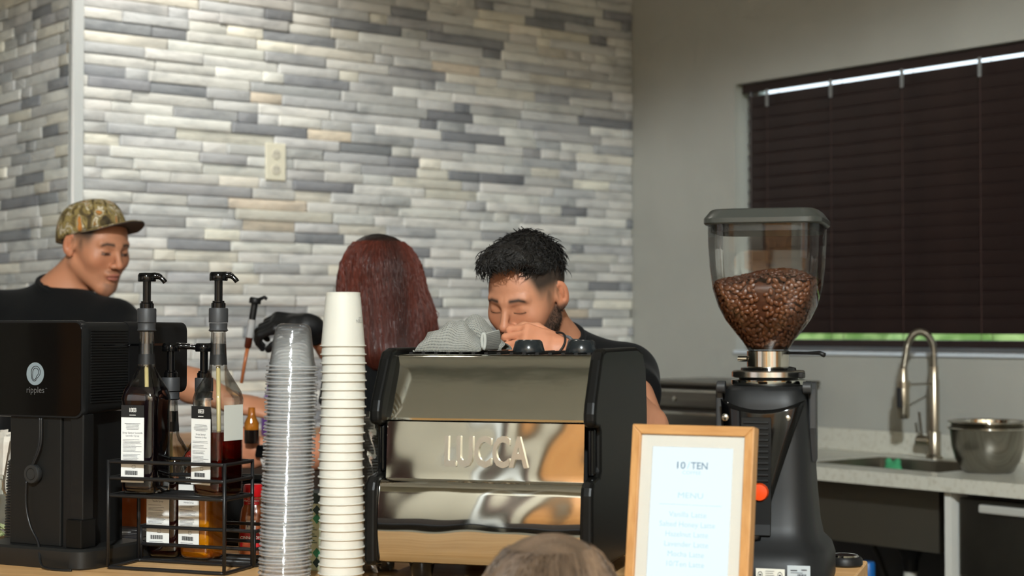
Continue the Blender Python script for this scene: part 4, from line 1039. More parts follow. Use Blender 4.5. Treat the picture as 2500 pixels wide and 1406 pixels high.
sw = MB().lathe([(0.0155, 0), (0.0165, 0.002), (0.0165, 0.009), (0.015, 0.011), (0.0, 0.011)], 30, Matrix.Translation((-0.107, 0.0045, 0.154)) @ Matrix.Rotation(math.pi / 2, 4, 'X'), cap1=False).build('round_switch', mat('switch black', rgb(38, 39, 39), 0.45), cord, smooth=40)
MB().tube([(-0.107 + 0.0095 * math.cos(t * math.pi / 12), -0.0066, 0.154 + 0.0095 * math.sin(t * math.pi / 12)) for t in range(24)], 0.0007, 5, closed=True).build('switch_ring', M_BLK, sw)

# ---- goods behind the printer
jb = thing('tip_bottle', 'clear glass tip bottle holding folded green bills, at the left edge', 'bottle', on_bar(-8, 3.16))
M_GLASS = clear_mat('thin glass', (0.93, 0.95, 0.94, 1), 0.02, 0.25, 0.05)
MB().lathe([(0.028, 0), (0.030, 0.004), (0.030, 0.055), (0.026, 0.075), (0.012, 0.092), (0.0105, 0.11), (0.0135, 0.112), (0.0135, 0.118), (0.011, 0.12)], 28, cap1=False).build('bottle_glass', M_GLASS, jb, smooth=40)
for i, (x, y, rz, rx) in enumerate(((0.004, -0.008, 0.5, 0.3), (-0.006, 0.004, -0.6, -0.25), (0.008, 0.008, 1.4, 0.2), (-0.004, -0.012, 2.2, -0.3))):
    bb = MB().prism([(-0.016, -0.006), (-0.004, -0.009), (0.008, -0.003), (0.016, -0.006), (0.016, -0.005), (0.008, -0.002), (-0.004, -0.008), (-0.016, -0.005)], -0.009, 0.009, 'y', Matrix.Translation((x, y, 0.013 + 0.007 * i)) @ Matrix.Rotation(rz, 4, 'Z') @ Matrix.Rotation(rx, 4, 'X')).build('folded_bill', mat('bill green', rgb(196, 200, 150), 0.8, noise=(120, rgb(120, 136, 84), 0.45, 0.6)), None)
    bb.matrix_world = Matrix.Translation(jb.location)
    tag(bb, ['lowest folded bill in the tip bottle', 'second folded bill from the bottom of the tip bottle', 'third folded bill from the bottom of the tip bottle', 'topmost folded bill in the tip bottle'][i], 'banknote', 'bills in the tip bottle')
# wrapped straws
hs = thing('straw_holder', 'round holder for wrapped straws, mostly hidden beside the printer', 'holder', on_bar(-2, 3.29))
MB().lathe([(0.046, 0), (0.048, 0.003), (0.048, 0.075), (0.046, 0.075), (0.045, 0.004)], 28, cap1=False).build('holder_cup', mat('holder grey', rgb(120, 116, 108), 0.6), hs, smooth=40)
M_PAPER = mat('straw paper', rgb(222, 216, 204), 0.85, noise=(30, rgb(204, 190, 176), 0.45, 0.7))
rs = random.Random(4)
places = ['frontmost', 'rearmost', 'leftmost']
for i in range(14):
    t = 2 * math.pi * i / 14; x, y = 0.030 * math.cos(t) + rs.uniform(-.004, .004), 0.030 * math.sin(t) + rs.uniform(-.004, .004)
    L_ = rs.uniform(0.176, 0.192)
    so_ = MB().loft([[(-0.0065, -0.0012, 0), (0.0065, -0.0012, 0), (0.0065, 0.0012, 0), (-0.0065, 0.0012, 0)], [(-0.0065, -0.0022, L_ * 0.5), (0.0065, -0.0022, L_ * 0.5), (0.0065, 0.0022, L_ * 0.5), (-0.0065, 0.0022, L_ * 0.5)],
                     [(-0.0068, -0.0022, L_ - 0.01), (0.0068, -0.0022, L_ - 0.01), (0.0068, 0.0022, L_ - 0.01), (-0.0068, 0.0022, L_ - 0.01)], [(-0.0075, -0.0004, L_), (0.0075, -0.0004, L_ + 0.002), (0.0075, 0.0004, L_ + 0.002), (-0.0075, 0.0004, L_)]]).build('wrapped_straw', M_PAPER, None)
    so_.location = hs.location + Vector((x, y, 0.006)); so_.rotation_euler = (rs.uniform(-0.10, 0.10), 0.05 + rs.uniform(-0.07, 0.12), rs.uniform(0, 3.1))
    tag(so_, 'white paper-wrapped straw standing in the holder at the left edge', 'straw', 'wrapped straws in the holder')
# stack of black lids
lidp = MB().lathe([(0.026, 0.0), (0.0275, 0.0005), (0.0275, 0.0028), (0.025, 0.0034), (0.024, 0.0055), (0.006, 0.0055)], 24)
lo0 = lidp.build('black_lid', mat('lid black', rgb(34, 34, 34), 0.4), None, smooth=40)
for i in range(30):
    o = lo0 if i == 0 else lo0.copy()
    if i: COL.objects.link(o)
    o.location = on_bar(46, 3.12) + Vector((0.0002 * i + rs.uniform(-.0008, .0008), 0, 0.0001 + 0.0051 * i))
    tag(o, 'black plastic cup lid, %s from the top of the stack beside the printer' % nth(30 - i), 'cup lid', 'black lids stacked beside the printer')
# blue drink carton
cb = thing('blue_carton', 'tall pale blue drink carton behind the printer column', 'carton', on_bar(186, 3.22), math.radians(-24))
MB().box((-0.034, -0.034, 0), (0.034, 0.034, 0.150)).build('carton_body', mat('carton blue', rgb(120, 168, 198), 0.4, noise=(10, rgb(104, 152, 186), 0.4, 0.6)), cb, bevel=0.002)
MB().prism([(-0.034, 0.1502), (0.034, 0.1502), (0.003, 0.178), (-0.003, 0.178)], -0.034, 0.034, 'x').build('gable_top', mat('carton blue', rgb(120, 168, 198), 0.4), cb)
MB().box((0.0342, -0.030, 0.118), (0.0346, -0.004, 0.150)).build('dark_patch', mat('carton black', rgb(24, 26, 32), 0.5), cb)
MB().box((0.0342, -0.030, 0.098), (0.0347, 0.010, 0.112)).build('print_band', mat('carton white', rgb(220, 226, 226), 0.5), cb)
for i in range(4):
    MB().tube([(0.0347, -0.018 + 0.008 * math.cos(t * 0.5236), 0.085 - 0.02 * i + 0.007 * math.sin(t * 0.5236)) for t in range(12)], 0.0006, 5, closed=True).build('round_mark', mat('carton ink', rgb(40, 60, 80), 0.5), cb)
# brown canister
bc = thing('canister', 'glossy amber-brown canister behind the bottle rack', 'canister', on_bar(312, 3.24))
MB().lathe([(0.040, 0), (0.043, 0.004), (0.043, 0.100), (0.041, 0.108)], 36).build('can_body', mat('amber glaze', rgb(150, 78, 30), 0.22, noise=(3, rgb(96, 44, 20), 0.3, 0.7)), bc, smooth=40)
MB().lathe([(0.044, 0.1085), (0.044, 0.122), (0.040, 0.126)], 36).build('can_lid', mat('lid dark brown', rgb(60, 38, 28), 0.4), bc, smooth=40)
# purple bottle on the wall counter
pb = thing('purple_bottle', 'slim purple bottle on the wooden counter by the stone wall', 'bottle', RM(1.86, 0.33, 1.0085))
MB().lathe([(0.030, 0), (0.032, 0.006), (0.032, 0.10), (0.014, 0.14), (0.012, 0.17)], 20).build('bottle_body', mat('purple plastic', rgb(96, 62, 140), 0.3), pb, smooth=50)
MB().lathe([(0.014, 0.1705), (0.014, 0.19)], 16).build('cap', M_BLK, pb, smooth=40)

# ------------------------------------------------------------------ wire rack with four syrup bottles
RK = thing('bottle_rack', 'stepped black wire rack holding four syrup bottles', 'rack', (-0.670, 2.760, BT), math.radians(-20))
M_WIRE = mat('black wire', rgb(24, 24, 25), 0.4)
RW, RD = 0.219, 0.092; WR = 0.0031
def wire(name, pts, closed=False):
    return MB().tube(pts, WR, 8, closed=closed).build(name, M_WIRE, RK, smooth=True)
def loop(name, x0, x1, y0, y1, z): return wire(name, [(x0, y0, z), (x1, y0, z), (x1, y1, z), (x0, y1, z), (x0, y0, z)])
zt = 0.0035
def sqwire(name, x0, x1, y0, y1, z):
    r = 0.006; p = []
    for cx, cy, a in ((x1 - r, y1 - r, 0), (x0 + r, y1 - r, 90), (x0 + r, y0 + r, 180), (x1 - r, y0 + r, 270)):
        for i in range(5):
            t = math.radians(a + 90 * i / 4); p.append((cx + r * math.cos(t), cy + r * math.sin(t), z))
    return wire(name, p, True)
for z in (0.178, 0.151, 0.122): sqwire('rail', 0, RW, 0, RD, z)
for y in (0.03, 0.062): wire('shelf_wire', [(0, y, 0.122), (RW, y, 0.122)])
for x, y in ((0.0, 0.0), (RW, 0.0), (0.0, RD), (RW, RD)): wire('upright', [(x, y, zt), (x, y, 0.181)])
sqwire('base_rail', 0, RW, 0, RD, zt)
L0, L1 = RD + 0.007, 2 * RD + 0.010
for z in (0.060, 0.030, zt): sqwire('low_rail', -0.002, RW + 0.002, L0, L1, z)
for y in (L0 + 0.03, L0 + 0.062): wire('low_shelf_wire', [(0, y, zt), (RW, y, zt)])
for x, y in ((0.0, L0), (RW, L0), (0.0, L1), (RW, L1)): wire('upright', [(x, y, zt), (x, y, 0.062)])

BH = 0.0325                                            # half width of a bottle
BPROF = [(0.86, 0.0), (0.96, 0.004), (1.0, 0.012), (1.0, 0.145), (1.03, 0.152), (1.03, 0.158), (0.96, 0.170), (0.62, 0.197), (0.47, 0.206), (0.44, 0.214), (0.36, 0.272)]
def bring(k, z, s=1.0): return srect(BH * k * s, BH * k * s, z, 5.0 if z < 0.16 else max(2.0, 5.0 - 3.0 * (z - 0.16) / 0.04), 40)
M_BTL = clear_mat('bottle plastic', (0.93, 0.94, 0.93, 1), 0.04, 0.3, 0.05)
M_LABEL = mat('label paper', rgb(226, 228, 226), 0.55); M_LBLK = mat('label black', rgb(26, 27, 28), 0.5); M_LTXT = mat('label ink', rgb(96, 98, 104), 0.7); M_LW = mat('label white ink', rgb(232, 232, 228), 0.6)
def liquid(name, deep, rough=0.05, haze=0.0, hz=(0.5, 0.2, 0.05, 1)):
    return clear_mat(name, deep, rough, 0.15, 0.03, haze, hz)
def pump(parent, spout_ang, length, M, down=0.008):
    MB().lathe([(0.0150, 0.283), (0.0158, 0.2835), (0.0158, 0.305), (0.0150, 0.307), (0.0150, 0.2725), (0.0164, 0.2725), (0.0164, 0.275)][:4], 24).build('cap', mat('cap grey black', rgb(54, 55, 57), 0.5), parent, smooth=40)
    MB().lathe([(0.0135, 0.268), (0.0162, 0.270), (0.0145, 0.273), (0.0150, 0.282)], 24).build('neck_ring', mat('cap grey black', rgb(54, 55, 57), 0.5), parent, smooth=40)
    MB().lathe([(0.0118, 0.3072), (0.0118, 0.315), (0.0098, 0.3165), (0.0098, 0.319)], 24).build('pump_collar', M_BLKG, parent, smooth=40)
    MB().lathe([(0.0068, 0.319), (0.0068, 0.353)], 20).build('pump_stem', M_BLKG, parent, smooth=40)
    hd = MB().lathe([(0.0145, 0.352), (0.0152, 0.3535), (0.0150, 0.363), (0.0128, 0.3665), (0.004, 0.3672)], 28).build('pump_head', M_BLKG, parent, smooth=40)
    c, s = math.cos(spout_ang), math.sin(spout_ang)
    q = [(0.008, 0.361), (0.016, 0.3615), (0.4 * length + 0.012, 0.3605), (0.8 * length + 0.006, 0.3585), (length + 0.006, 0.3545), (length + 0.009, 0.3505)]
    MB().tube(sm([(r * c, r * s, z) for r, z in q], 4), [0.0062] * 4 + [0.0055] * 4 + [0.0048] * 4 + [0.0042] * 9, 10).build('spout', M_BLKG, hd, smooth=True)
def syrup(label, x, y, z, rot, fill, liq, spout, slen, title, sub, face_h=0.128, lz=0.018, side_label=False, lx=-0.006):
    b = thing('syrup_bottle', label, 'syrup bottle', (0, 0, 0), 0, 'syrup bottles in the wire rack')
    wp = Matrix.Translation(RK.location) @ Matrix.Rotation(math.radians(-20), 4, 'Z') @ Vector((x, y, z))
    b.location = wp; b.rotation_euler = (0, 0, math.radians(-20) + rot)
    MB().loft([bring(k, zz) for k, zz in BPROF], cap1=False).build('bottle_shell', M_BTL, b, smooth=50)
    lv = [(k, zz) for k, zz in BPROF if zz < fill]; k1 = np.interp(fill, [q[1] for q in BPROF], [q[0] for q in BPROF])
    MB().loft([bring(k, zz + 0.002, 0.955) for k, zz in lv] + [bring(k1, fill, 0.955)]).build('syrup', liq, b, smooth=50)
    MB().loft([bring(0.445, 0.2135, 1.012), bring(0.378, 0.262 - 0.014, 1.014)], cap0=False, cap1=False).build('neck_band', M_LBLK, b, smooth=True)
    MB().lathe([(0.0075, 0.212), (0.0085, 0.216), (0.0085, 0.267)], 16).build('pump_barrel', clear_mat('barrel plastic', (0.86, 0.62, 0.42, 1) if fill < 0.12 else (0.8, 0.78, 0.76, 1), 0.05, 0.3, 0.06), b, smooth=40)
    MB().tube([(0, 0, 0.212), (0.002, 0, 0.10), (0.004, 0.002, 0.012)], 0.0035, 8).build('dip_tube', mat('dip tube', rgb(205, 186, 130), 0.4), b, smooth=True)
    yy = -BH - 0.0006; w2 = 0.0215
    lb = MB().box((lx - w2, yy - 0.0004, lz), (lx + w2, yy, lz + face_h - 0.0205)).build('paper_label', M_LABEL, b)
    hd = MB().box((lx - w2, yy - 0.0004, lz + face_h - 0.0200), (lx + w2, yy, lz + face_h)).build('label_header', M_LBLK, b)
    text_obj('lettering', '1883', 0.0100, M_LW, hd, (lx, yy - 0.0007, lz + face_h - 0.0085), space=0.72)
    MB().box((lx - 0.006, yy - 0.0007, lz + face_h - 0.0170), (lx + 0.006, yy - 0.0005, lz + face_h - 0.0160)).build('header_line', M_LW, hd)
    tk = MB(); r_ = random.Random(title); zc = lz + face_h - 0.031
    for k in range(5):
        w_ = 0.016 * r_.uniform(0.7, 1.0); tk.box((lx - w_, yy - 0.0007, zc), (lx + w_, yy - 0.0005, zc + 0.0007)); zc -= 0.0023
    zt_ = zc - 0.0035; zc -= 0.0150
    while zc > lz + 0.030:
        w_ = 0.036 * r_.uniform(0.65, 1.0); tk.box((lx - 0.018, yy - 0.0007, zc), (lx - 0.018 + w_, yy - 0.0005, zc + 0.0006)); zc -= 0.0022 if r_.random() < 0.8 else 0.0045
    o_ = tk.build('small_print', M_LTXT, lb); o_['kind'] = 'stuff'
    bk = MB()
    for k in range(20): bk.box((lx - 0.014 + 0.0012 * k, yy - 0.0007, lz + 0.0125), (lx - 0.0135 + 0.0012 * k + (0.0004 if (k * 7) % 3 else 0), yy - 0.0005, lz + 0.0195))
    o_ = bk.build('barcode', M_LBLK, lb); o_['kind'] = 'stuff'
    for k in range(3): MB().box((lx - 0.0165, yy - 0.0007, lz + 0.0035 + 0.0022 * k), (lx + 0.015 - 0.003 * k, yy - 0.0005, lz + 0.0042 + 0.0022 * k)).build('foot_line', M_LTXT, lb)
    MB().tube([(lx - 0.0005 + dx, yy - 0.0006, lz + 0.0235 + dz) for dx, dz in ((0, 0), (0.006, 0), (0.006, 0.005), (0, 0.005))], 0.0003, 4, closed=True).build('recycling_mark', M_LBLK, lb)
    text_obj('lettering', title, 0.0044, mat('label title ink', rgb(70, 72, 80), 0.6), lb, (lx, yy - 0.0007, zt_), shear=0.1)
    text_obj('lettering', sub, 0.0040, mat('label title ink', rgb(70, 72, 80), 0.6), lb, (lx, yy - 0.0007, zt_ - 0.0048), shear=0.1)
    if side_label:
        MB().box((BH + 0.0003, -0.020, 0.090), (BH + 0.0007, 0.024, 0.160 - 0.012)).build('rear_label', mat('label back', rgb(206, 208, 200), 0.6), b)
    pump(b, spout, slen, None)
    return b
LQ_D = mat('dark lavender syrup', rgb(20, 11, 16), 0.08, spec=0.5)
LQ_B = liquid('hazelnut syrup', (0.42, 0.075, 0.030, 1), 0.05, 0.10, rgb(110, 28, 14))
LQ_V = liquid('brown syrup', (0.16, 0.06, 0.05, 1), 0.05, 0.25, rgb(62, 26, 22))
LQ_H = liquid('honey syrup', (1.0, 0.60, 0.10, 1), 0.05, 0.5, rgb(255, 160, 16))
syrup('nearly full syrup bottle with dark purple lavender syrup, upper left in the rack', 0.043, 0.046, 0.1255, math.radians(2), 0.176, LQ_D, math.radians(16), 0.022, 'Sirop Saveur Lavande', 'Lavender Syrup')
syrup('half-empty syrup bottle with red-brown syrup, upper right in the rack', 0.180, 0.046, 0.1255, math.radians(-14), 0.104, LQ_B, math.radians(30), 0.022, 'Sirop Saveur', 'Noisette Grillée', side_label=True)
syrup('syrup bottle with dark brown syrup standing low behind the lavender bottle', 0.028, L0 + 0.048, 0.0068, math.radians(4), 0.135, LQ_V, math.radians(20), 0.050, 'Sirop Saveur Vanille', 'Vanilla Syrup')
syrup('syrup bottle with golden honey syrup standing low in the rack', 0.095, L0 + 0.046, 0.0068, math.radians(-6), 0.120, LQ_H, math.radians(24), 0.020, 'Sirop Miel', 'Honey Syrup')

# ---- cinnamon jar
cj = thing('spice_jar', 'red-capped jar of ground cinnamon beside the clear cups', 'spice jar', on_bar(617, 2.955))
MB().loft([srect(0.0245 * k, 0.0245 * k, z, 4, 36) for k, z in ((0.9, 0), (1.0, 0.004), (0.97, 0.03), (0.90, 0.062), (0.80, 0.080), (0.66, 0.086), (0.64, 0.100))]).build('jar_body', mat('cinnamon jar', rgb(164, 92, 54), 0.18, coat=0.6, noise=(14, rgb(140, 74, 40), 0.35, 0.65)), cj, smooth=50)
MB().lathe([(0.0165, 0.1005), (0.0175, 0.102), (0.0170, 0.119), (0.0150, 0.122)], 30).build('red_cap', mat('red cap', rgb(196, 22, 28), 0.3), cj, smooth=40)
def curved_patch(x0, x1, z0, z1, kf, name, m, off):
    b = MB(); v = []; f = []
    for j in range(7):
        z = z0 + (z1 - z0) * j / 6
        for i in range(9):
            x = x0 + (x1 - x0) * i / 8; h = kf(z) + off
            y = -h * max(1 - abs(x / h) ** 4, 0.0) ** 0.25
            v.append((x, y, z))
    for j in range(6):
        for i in range(8): f.append((j * 9 + i, j * 9 + i + 1, (j + 1) * 9 + i + 1, (j + 1) * 9 + i))
    b.add(v, f); return b.build(name, m, cj, smooth=True)
jk = lambda z: float(np.interp(z, [0, 0.004, 0.03, 0.062, 0.08, 0.086, 0.1], [0.022, 0.0245, 0.0238, 0.022, 0.0196, 0.0162, 0.0157]))
M_RED = mat('label red', rgb(190, 24, 30), 0.35)
curved_patch(-0.0135, 0.0135, 0.0875, 0.0985, jk, 'neck_label', M_RED, 0.0006)
curved_patch(-0.019, 0.019, 0.012, 0.046, jk, 'front_label', M_RED, 0.0006)
sq = curved_patch(-0.0085, 0.0085, 0.043, 0.0605, jk, 'brand_badge', mat('badge white', rgb(228, 228, 228), 0.4), 0.0010)
MJ = mat('jar white ink', rgb(236, 230, 224), 0.5); MN = mat('jar blue ink', rgb(24, 40, 120), 0.5)
text_obj('lettering', 'McCormick', 0.0058, MJ, cj, (0, -0.0180, 0.0945))
text_obj('lettering', 'THE TASTE', 0.0026, MJ, cj, (0, -0.0180, 0.0900))
text_obj('lettering', 'Mc', 0.0110, MN, sq, (0, -0.0244, 0.0520))
text_obj('lettering', 'McCormick', 0.0058, MJ, cj, (0, -0.0256, 0.0405))
text_obj('lettering', 'CINNAMON', 0.0066, MJ, cj, (0, -0.0256, 0.0305), bold=0.0002)
text_obj('lettering', 'GROUND', 0.0045, MJ, cj, (0, -0.0256, 0.0235))
cs = MB()
for k in range(3): cs.box((-0.014, -0.0262, 0.013 + 0.0035 * k), (0.002, -0.0252, 0.0155 + 0.0035 * k))
cso = cs.build('stick_picture', mat('stick brown', rgb(190, 84, 40), 0.5), cj); cso['kind'] = 'stuff'

# ---- black drip tray and gear behind the rack
dt = thing('drip_tray', 'low black drip tray with mesh grid behind the bottle rack', 'tray', on_bar(588, 3.115), math.radians(-18))
MB().box((-0.085, -0.06, 0), (0.085, 0.07, 0.030)).build('tray_box', M_BLK, dt, bevel=0.004)
gm = MB()
for i in range(17): gm.box((-0.080 + 0.010 * i - 0.0012, -0.055, 0.0302), (-0.080 + 0.010 * i + 0.0012, 0.065, 0.0325))
for i in range(12): gm.box((-0.082, -0.055 + 0.0108 * i - 0.0012, 0.0302), (0.082, -0.055 + 0.0108 * i + 0.0012, 0.0325))
gmo = gm.build('mesh_grid', M_BLKS, dt); gmo['kind'] = 'stuff'
kbx = thing('knock_box', 'black knock box with a crossbar behind the cinnamon jar', 'knock box', on_bar(600, 3.235), math.radians(-18))
MB().loft([srect(0.070, 0.045, 0, 6, 40), srect(0.074, 0.048, 0.004, 6, 40), srect(0.078, 0.050, 0.100, 6, 40), srect(0.074, 0.046, 0.100, 6, 40), srect(0.068, 0.042, 0.006, 6, 40)]).build('box_body', M_BLK, kbx, smooth=35)
MB().tube([(-0.085, 0, 0.108), (0.085, 0, 0.108)], 0.008, 12).build('crossbar', M_BLKS, kbx, smooth=40)

# ------------------------------------------------------------------ cup stacks
M_CUPW = mat('white paper cup', rgb(208, 206, 196), 0.55)
cw = MB().lathe([(0.0240, 0.0855), (0.0272, 0.0850), (0.0272, 0.0790), (0.0278, 0.0775), (0.0345, 0.0022), (0.0362, 0.0021), (0.0368, 0.0010), (0.0362, 0.0), (0.0340, 0.0002), (0.0268, 0.0765), (0.0266, 0.0800)], 48, cap0=False, cap1=False)
cw.lathe([(0.0266, 0.0800), (0.001, 0.0800)], 48, cap0=False, cap1=False)
wb = on_bar(832, 2.62)
NW = 28
cw0 = cw.build('paper_cup', M_CUPW, None, smooth=40)
for i in range(NW):
    o = cw0 if i == 0 else cw0.copy()
    if i: COL.objects.link(o)
    o.location = wb + Vector((0.0014 * math.sin(i * 0.35) + 0.0001 * i, 0, 0.0002 + 0.01372 * i)); o.rotation_euler = (rs.uniform(-.004, .004), rs.uniform(-.004, .004), rs.uniform(0, 6.2))
    lab = 'white paper cup, %s from the top of the tall white stack' % nth(NW - i)
    if i == NW - 1: lab = 'topmost white paper cup of the tall stack, fully in view'
    tag(o, lab, 'paper cup', 'stacked white paper cups')
topcup = o
topcup.data = topcup.data.copy(); topcup.rotation_euler = (0, 0, 0)
for s_, sz, zz in (('10/TEN', 0.0075, 0.0400), ('COFFEE', 0.0030, 0.0455)):      # printed the right way up for a cup standing on its base
    me = text_mesh(s_, sz, bend=0.0319 - (zz - 0.04) * 0.09)
    for v_ in me.vertices: v_.co.x *= -1; v_.co.z *= -1
    po = mesh_obj('cup_print', me, mat('cup ink', rgb(140, 142, 140), 0.6), topcup); po.location = (0, 0, zz); po.rotation_euler = (0, 0, math.radians(66))

M_CLR = clear_mat('clear cup plastic', (0.996, 0.998, 0.998, 1), 0.08, 0.12, 0.02, 0.034, (0.96, 0.97, 0.97, 1))
cc = MB().lathe([(0.001, 0.0690), (0.0180, 0.0690), (0.0235, 0.0672), (0.0268, 0.0625), (0.0285, 0.0560), (0.0350, 0.0090), (0.0362, 0.0075), (0.0362, 0.0045), (0.0375, 0.0040), (0.0405, 0.0032), (0.0412, 0.0020), (0.0405, 0.0008), (0.0385, 0.0006)], 44, cap0=False, cap1=False)
cc0 = cc.build('clear_cup', M_CLR, None, smooth=60)
M_RIMC = clear_mat('clear cup rim', (0.97, 0.975, 0.98, 1), 0.10, 0.25, 0.10, 0.22, (0.92, 0.93, 0.94, 1))
cc0.data.materials.append(M_RIMC)
for p_ in cc0.data.polygons:
    if p_.center.z < 0.0042: p_.material_index = 1
cbp = on_bar(694, 2.60)
NC = 62
for i in range(NC):
    o = cc0 if i == 0 else cc0.copy()
    if i: COL.objects.link(o)
    k = i / NC
    o.location = cbp + Vector((0.0115 * k + 0.0006 * math.sin(i * 1.7), 0.0, 0.0002 + 0.00553 * i)); o.rotation_euler = (0, 0.030 + rs.uniform(-.006, .006), rs.uniform(0, 6.2))
    tag(o, 'topmost clear plastic cup, domed base upwards on its stack' if i == NC - 1 else 'clear plastic cup, %s from the top of the tall clear stack' % nth(NC - i), 'plastic cup', 'stacked clear plastic cups')

# clear lids in their sleeve, between the white cups and the machine
M_LIDC = clear_mat('clear lid plastic', (0.92, 0.92, 0.90, 1), 0.12, 0.3, 0.12, 0.06, (0.7, 0.7, 0.66, 1))
ld = MB().lathe([(0.030, 0.0), (0.0335, 0.0005), (0.0338, 0.0022), (0.031, 0.0030), (0.027, 0.0034), (0.024, 0.0058), (0.006, 0.0062)], 36, cap0=False, cap1=False)
ld0 = ld.build('takeaway_lid', M_LIDC, None, smooth=50); lbp = on_bar(908, 2.752)
for i in range(50):
    o = ld0 if i == 0 else ld0.copy()
    if i: COL.objects.link(o)
    o.location = lbp + Vector((0.001 * math.sin(i * 0.9), 0.001 * math.cos(i * 1.3), 0.0006 + 0.0050 * i))
    tag(o, 'topmost clear lid in the sleeve beside the espresso machine' if i == 49 else 'clear plastic lid, %s from the top of the sleeve beside the espresso machine' % nth(50 - i), 'cup lid', 'clear lids stacked in a sleeve')
sv = []; sf = []; nz, na = 60, 48
for j in range(nz + 1):
    for i in range(na):
        t = 2 * math.pi * i / na; r = 0.0357 + 0.0011 * math.sin(9 * t + 0.7 * j) + 0.0008 * math.sin(23 * t - 1.9 * j) + rs.uniform(-.0006, .0006)
        sv.append((r * math.cos(t), r * math.sin(t), 0.0005 + (0.262 + 0.006 * math.sin(2 * t)) * j / nz))
for j in range(nz):
    for i in range(na): sf.append((j * na + i, j * na + (i + 1) % na, (j + 1) * na + (i + 1) % na, (j + 1) * na + i))
sl = mesh_obj('plastic_sleeve', raw_mesh('plastic_sleeve', sv, sf), clear_mat('crinkled sleeve', (0.9, 0.9, 0.88, 1), 0.12, 0.35, 0.16), smooth=True); sl.location = lbp
tag(sl, 'crinkled clear plastic sleeve round the stacked lids', 'plastic sleeve')

# patterned green carton between the cup stacks
gc = thing('patterned_carton', 'small carton with green diamond pattern between the two cup stacks', 'carton', on_bar(768, 2.765), math.radians(-20))
MB().box((-0.024, -0.024, 0), (0.024, 0.024, 0.122)).build('carton_body', mat('carton cream', rgb(196, 206, 174), 0.5), gc, bevel=0.0015)
MB().box((-0.0245, -0.0245, 0.110), (0.0245, 0.0245, 0.128)).build('carton_top', mat('carton dark green', rgb(24, 52, 50), 0.5), gc, bevel=0.0015)
for k in range(3):
    for j, (z, c) in enumerate(((0.100, (24, 60, 56)), (0.086, (42, 140, 100)), (0.030, (42, 140, 100)), (0.014, (24, 60, 56)))):
        cx = -0.016 + 0.016 * k; q = 0.0075
        MB().prism([(cx - q, z), (cx, z - q * 1.1), (cx + q, z), (cx, z + q * 1.1)], -0.0248, -0.0242, 'y').build('diamond', mat('diamond %d' % (j % 2 if j < 2 else 1 - j % 2), rgb(*c), 0.5), gc)
ink = MB()
for k in range(8): ink.box((-0.018, -0.0246, 0.046 + 0.0035 * k), (0.016 - 0.004 * (k % 3), -0.0242, 0.0472 + 0.0035 * k))
io = ink.build('small_print', mat('carton green ink', rgb(60, 96, 70), 0.6), gc); io['kind'] = 'stuff'
# ------------------------------------------------------------------ people
def sstep(a, b, x):
    t = np.clip((x - a) / (b - a), 0, 1); return t * t * (3 - 2 * t)
class Pose:
    def __init__(s, c, yaw, pitch, roll=0.0, k=1.0):
        s.c = np.array(c, np.float32); s.R = np.array(Matrix.Rotation(yaw, 3, 'Z') @ Matrix.Rotation(roll, 3, 'Y') @ Matrix.Rotation(pitch, 3, 'X')).astype(np.float32); s.k = k
    def loc(s, P): return ((P - s.c) @ s.R) / s.k            # world -> head frame (face looks along -y)
    def out(s, Q): return np.asarray(Q, np.float32) * s.k @ s.R.T + s.c

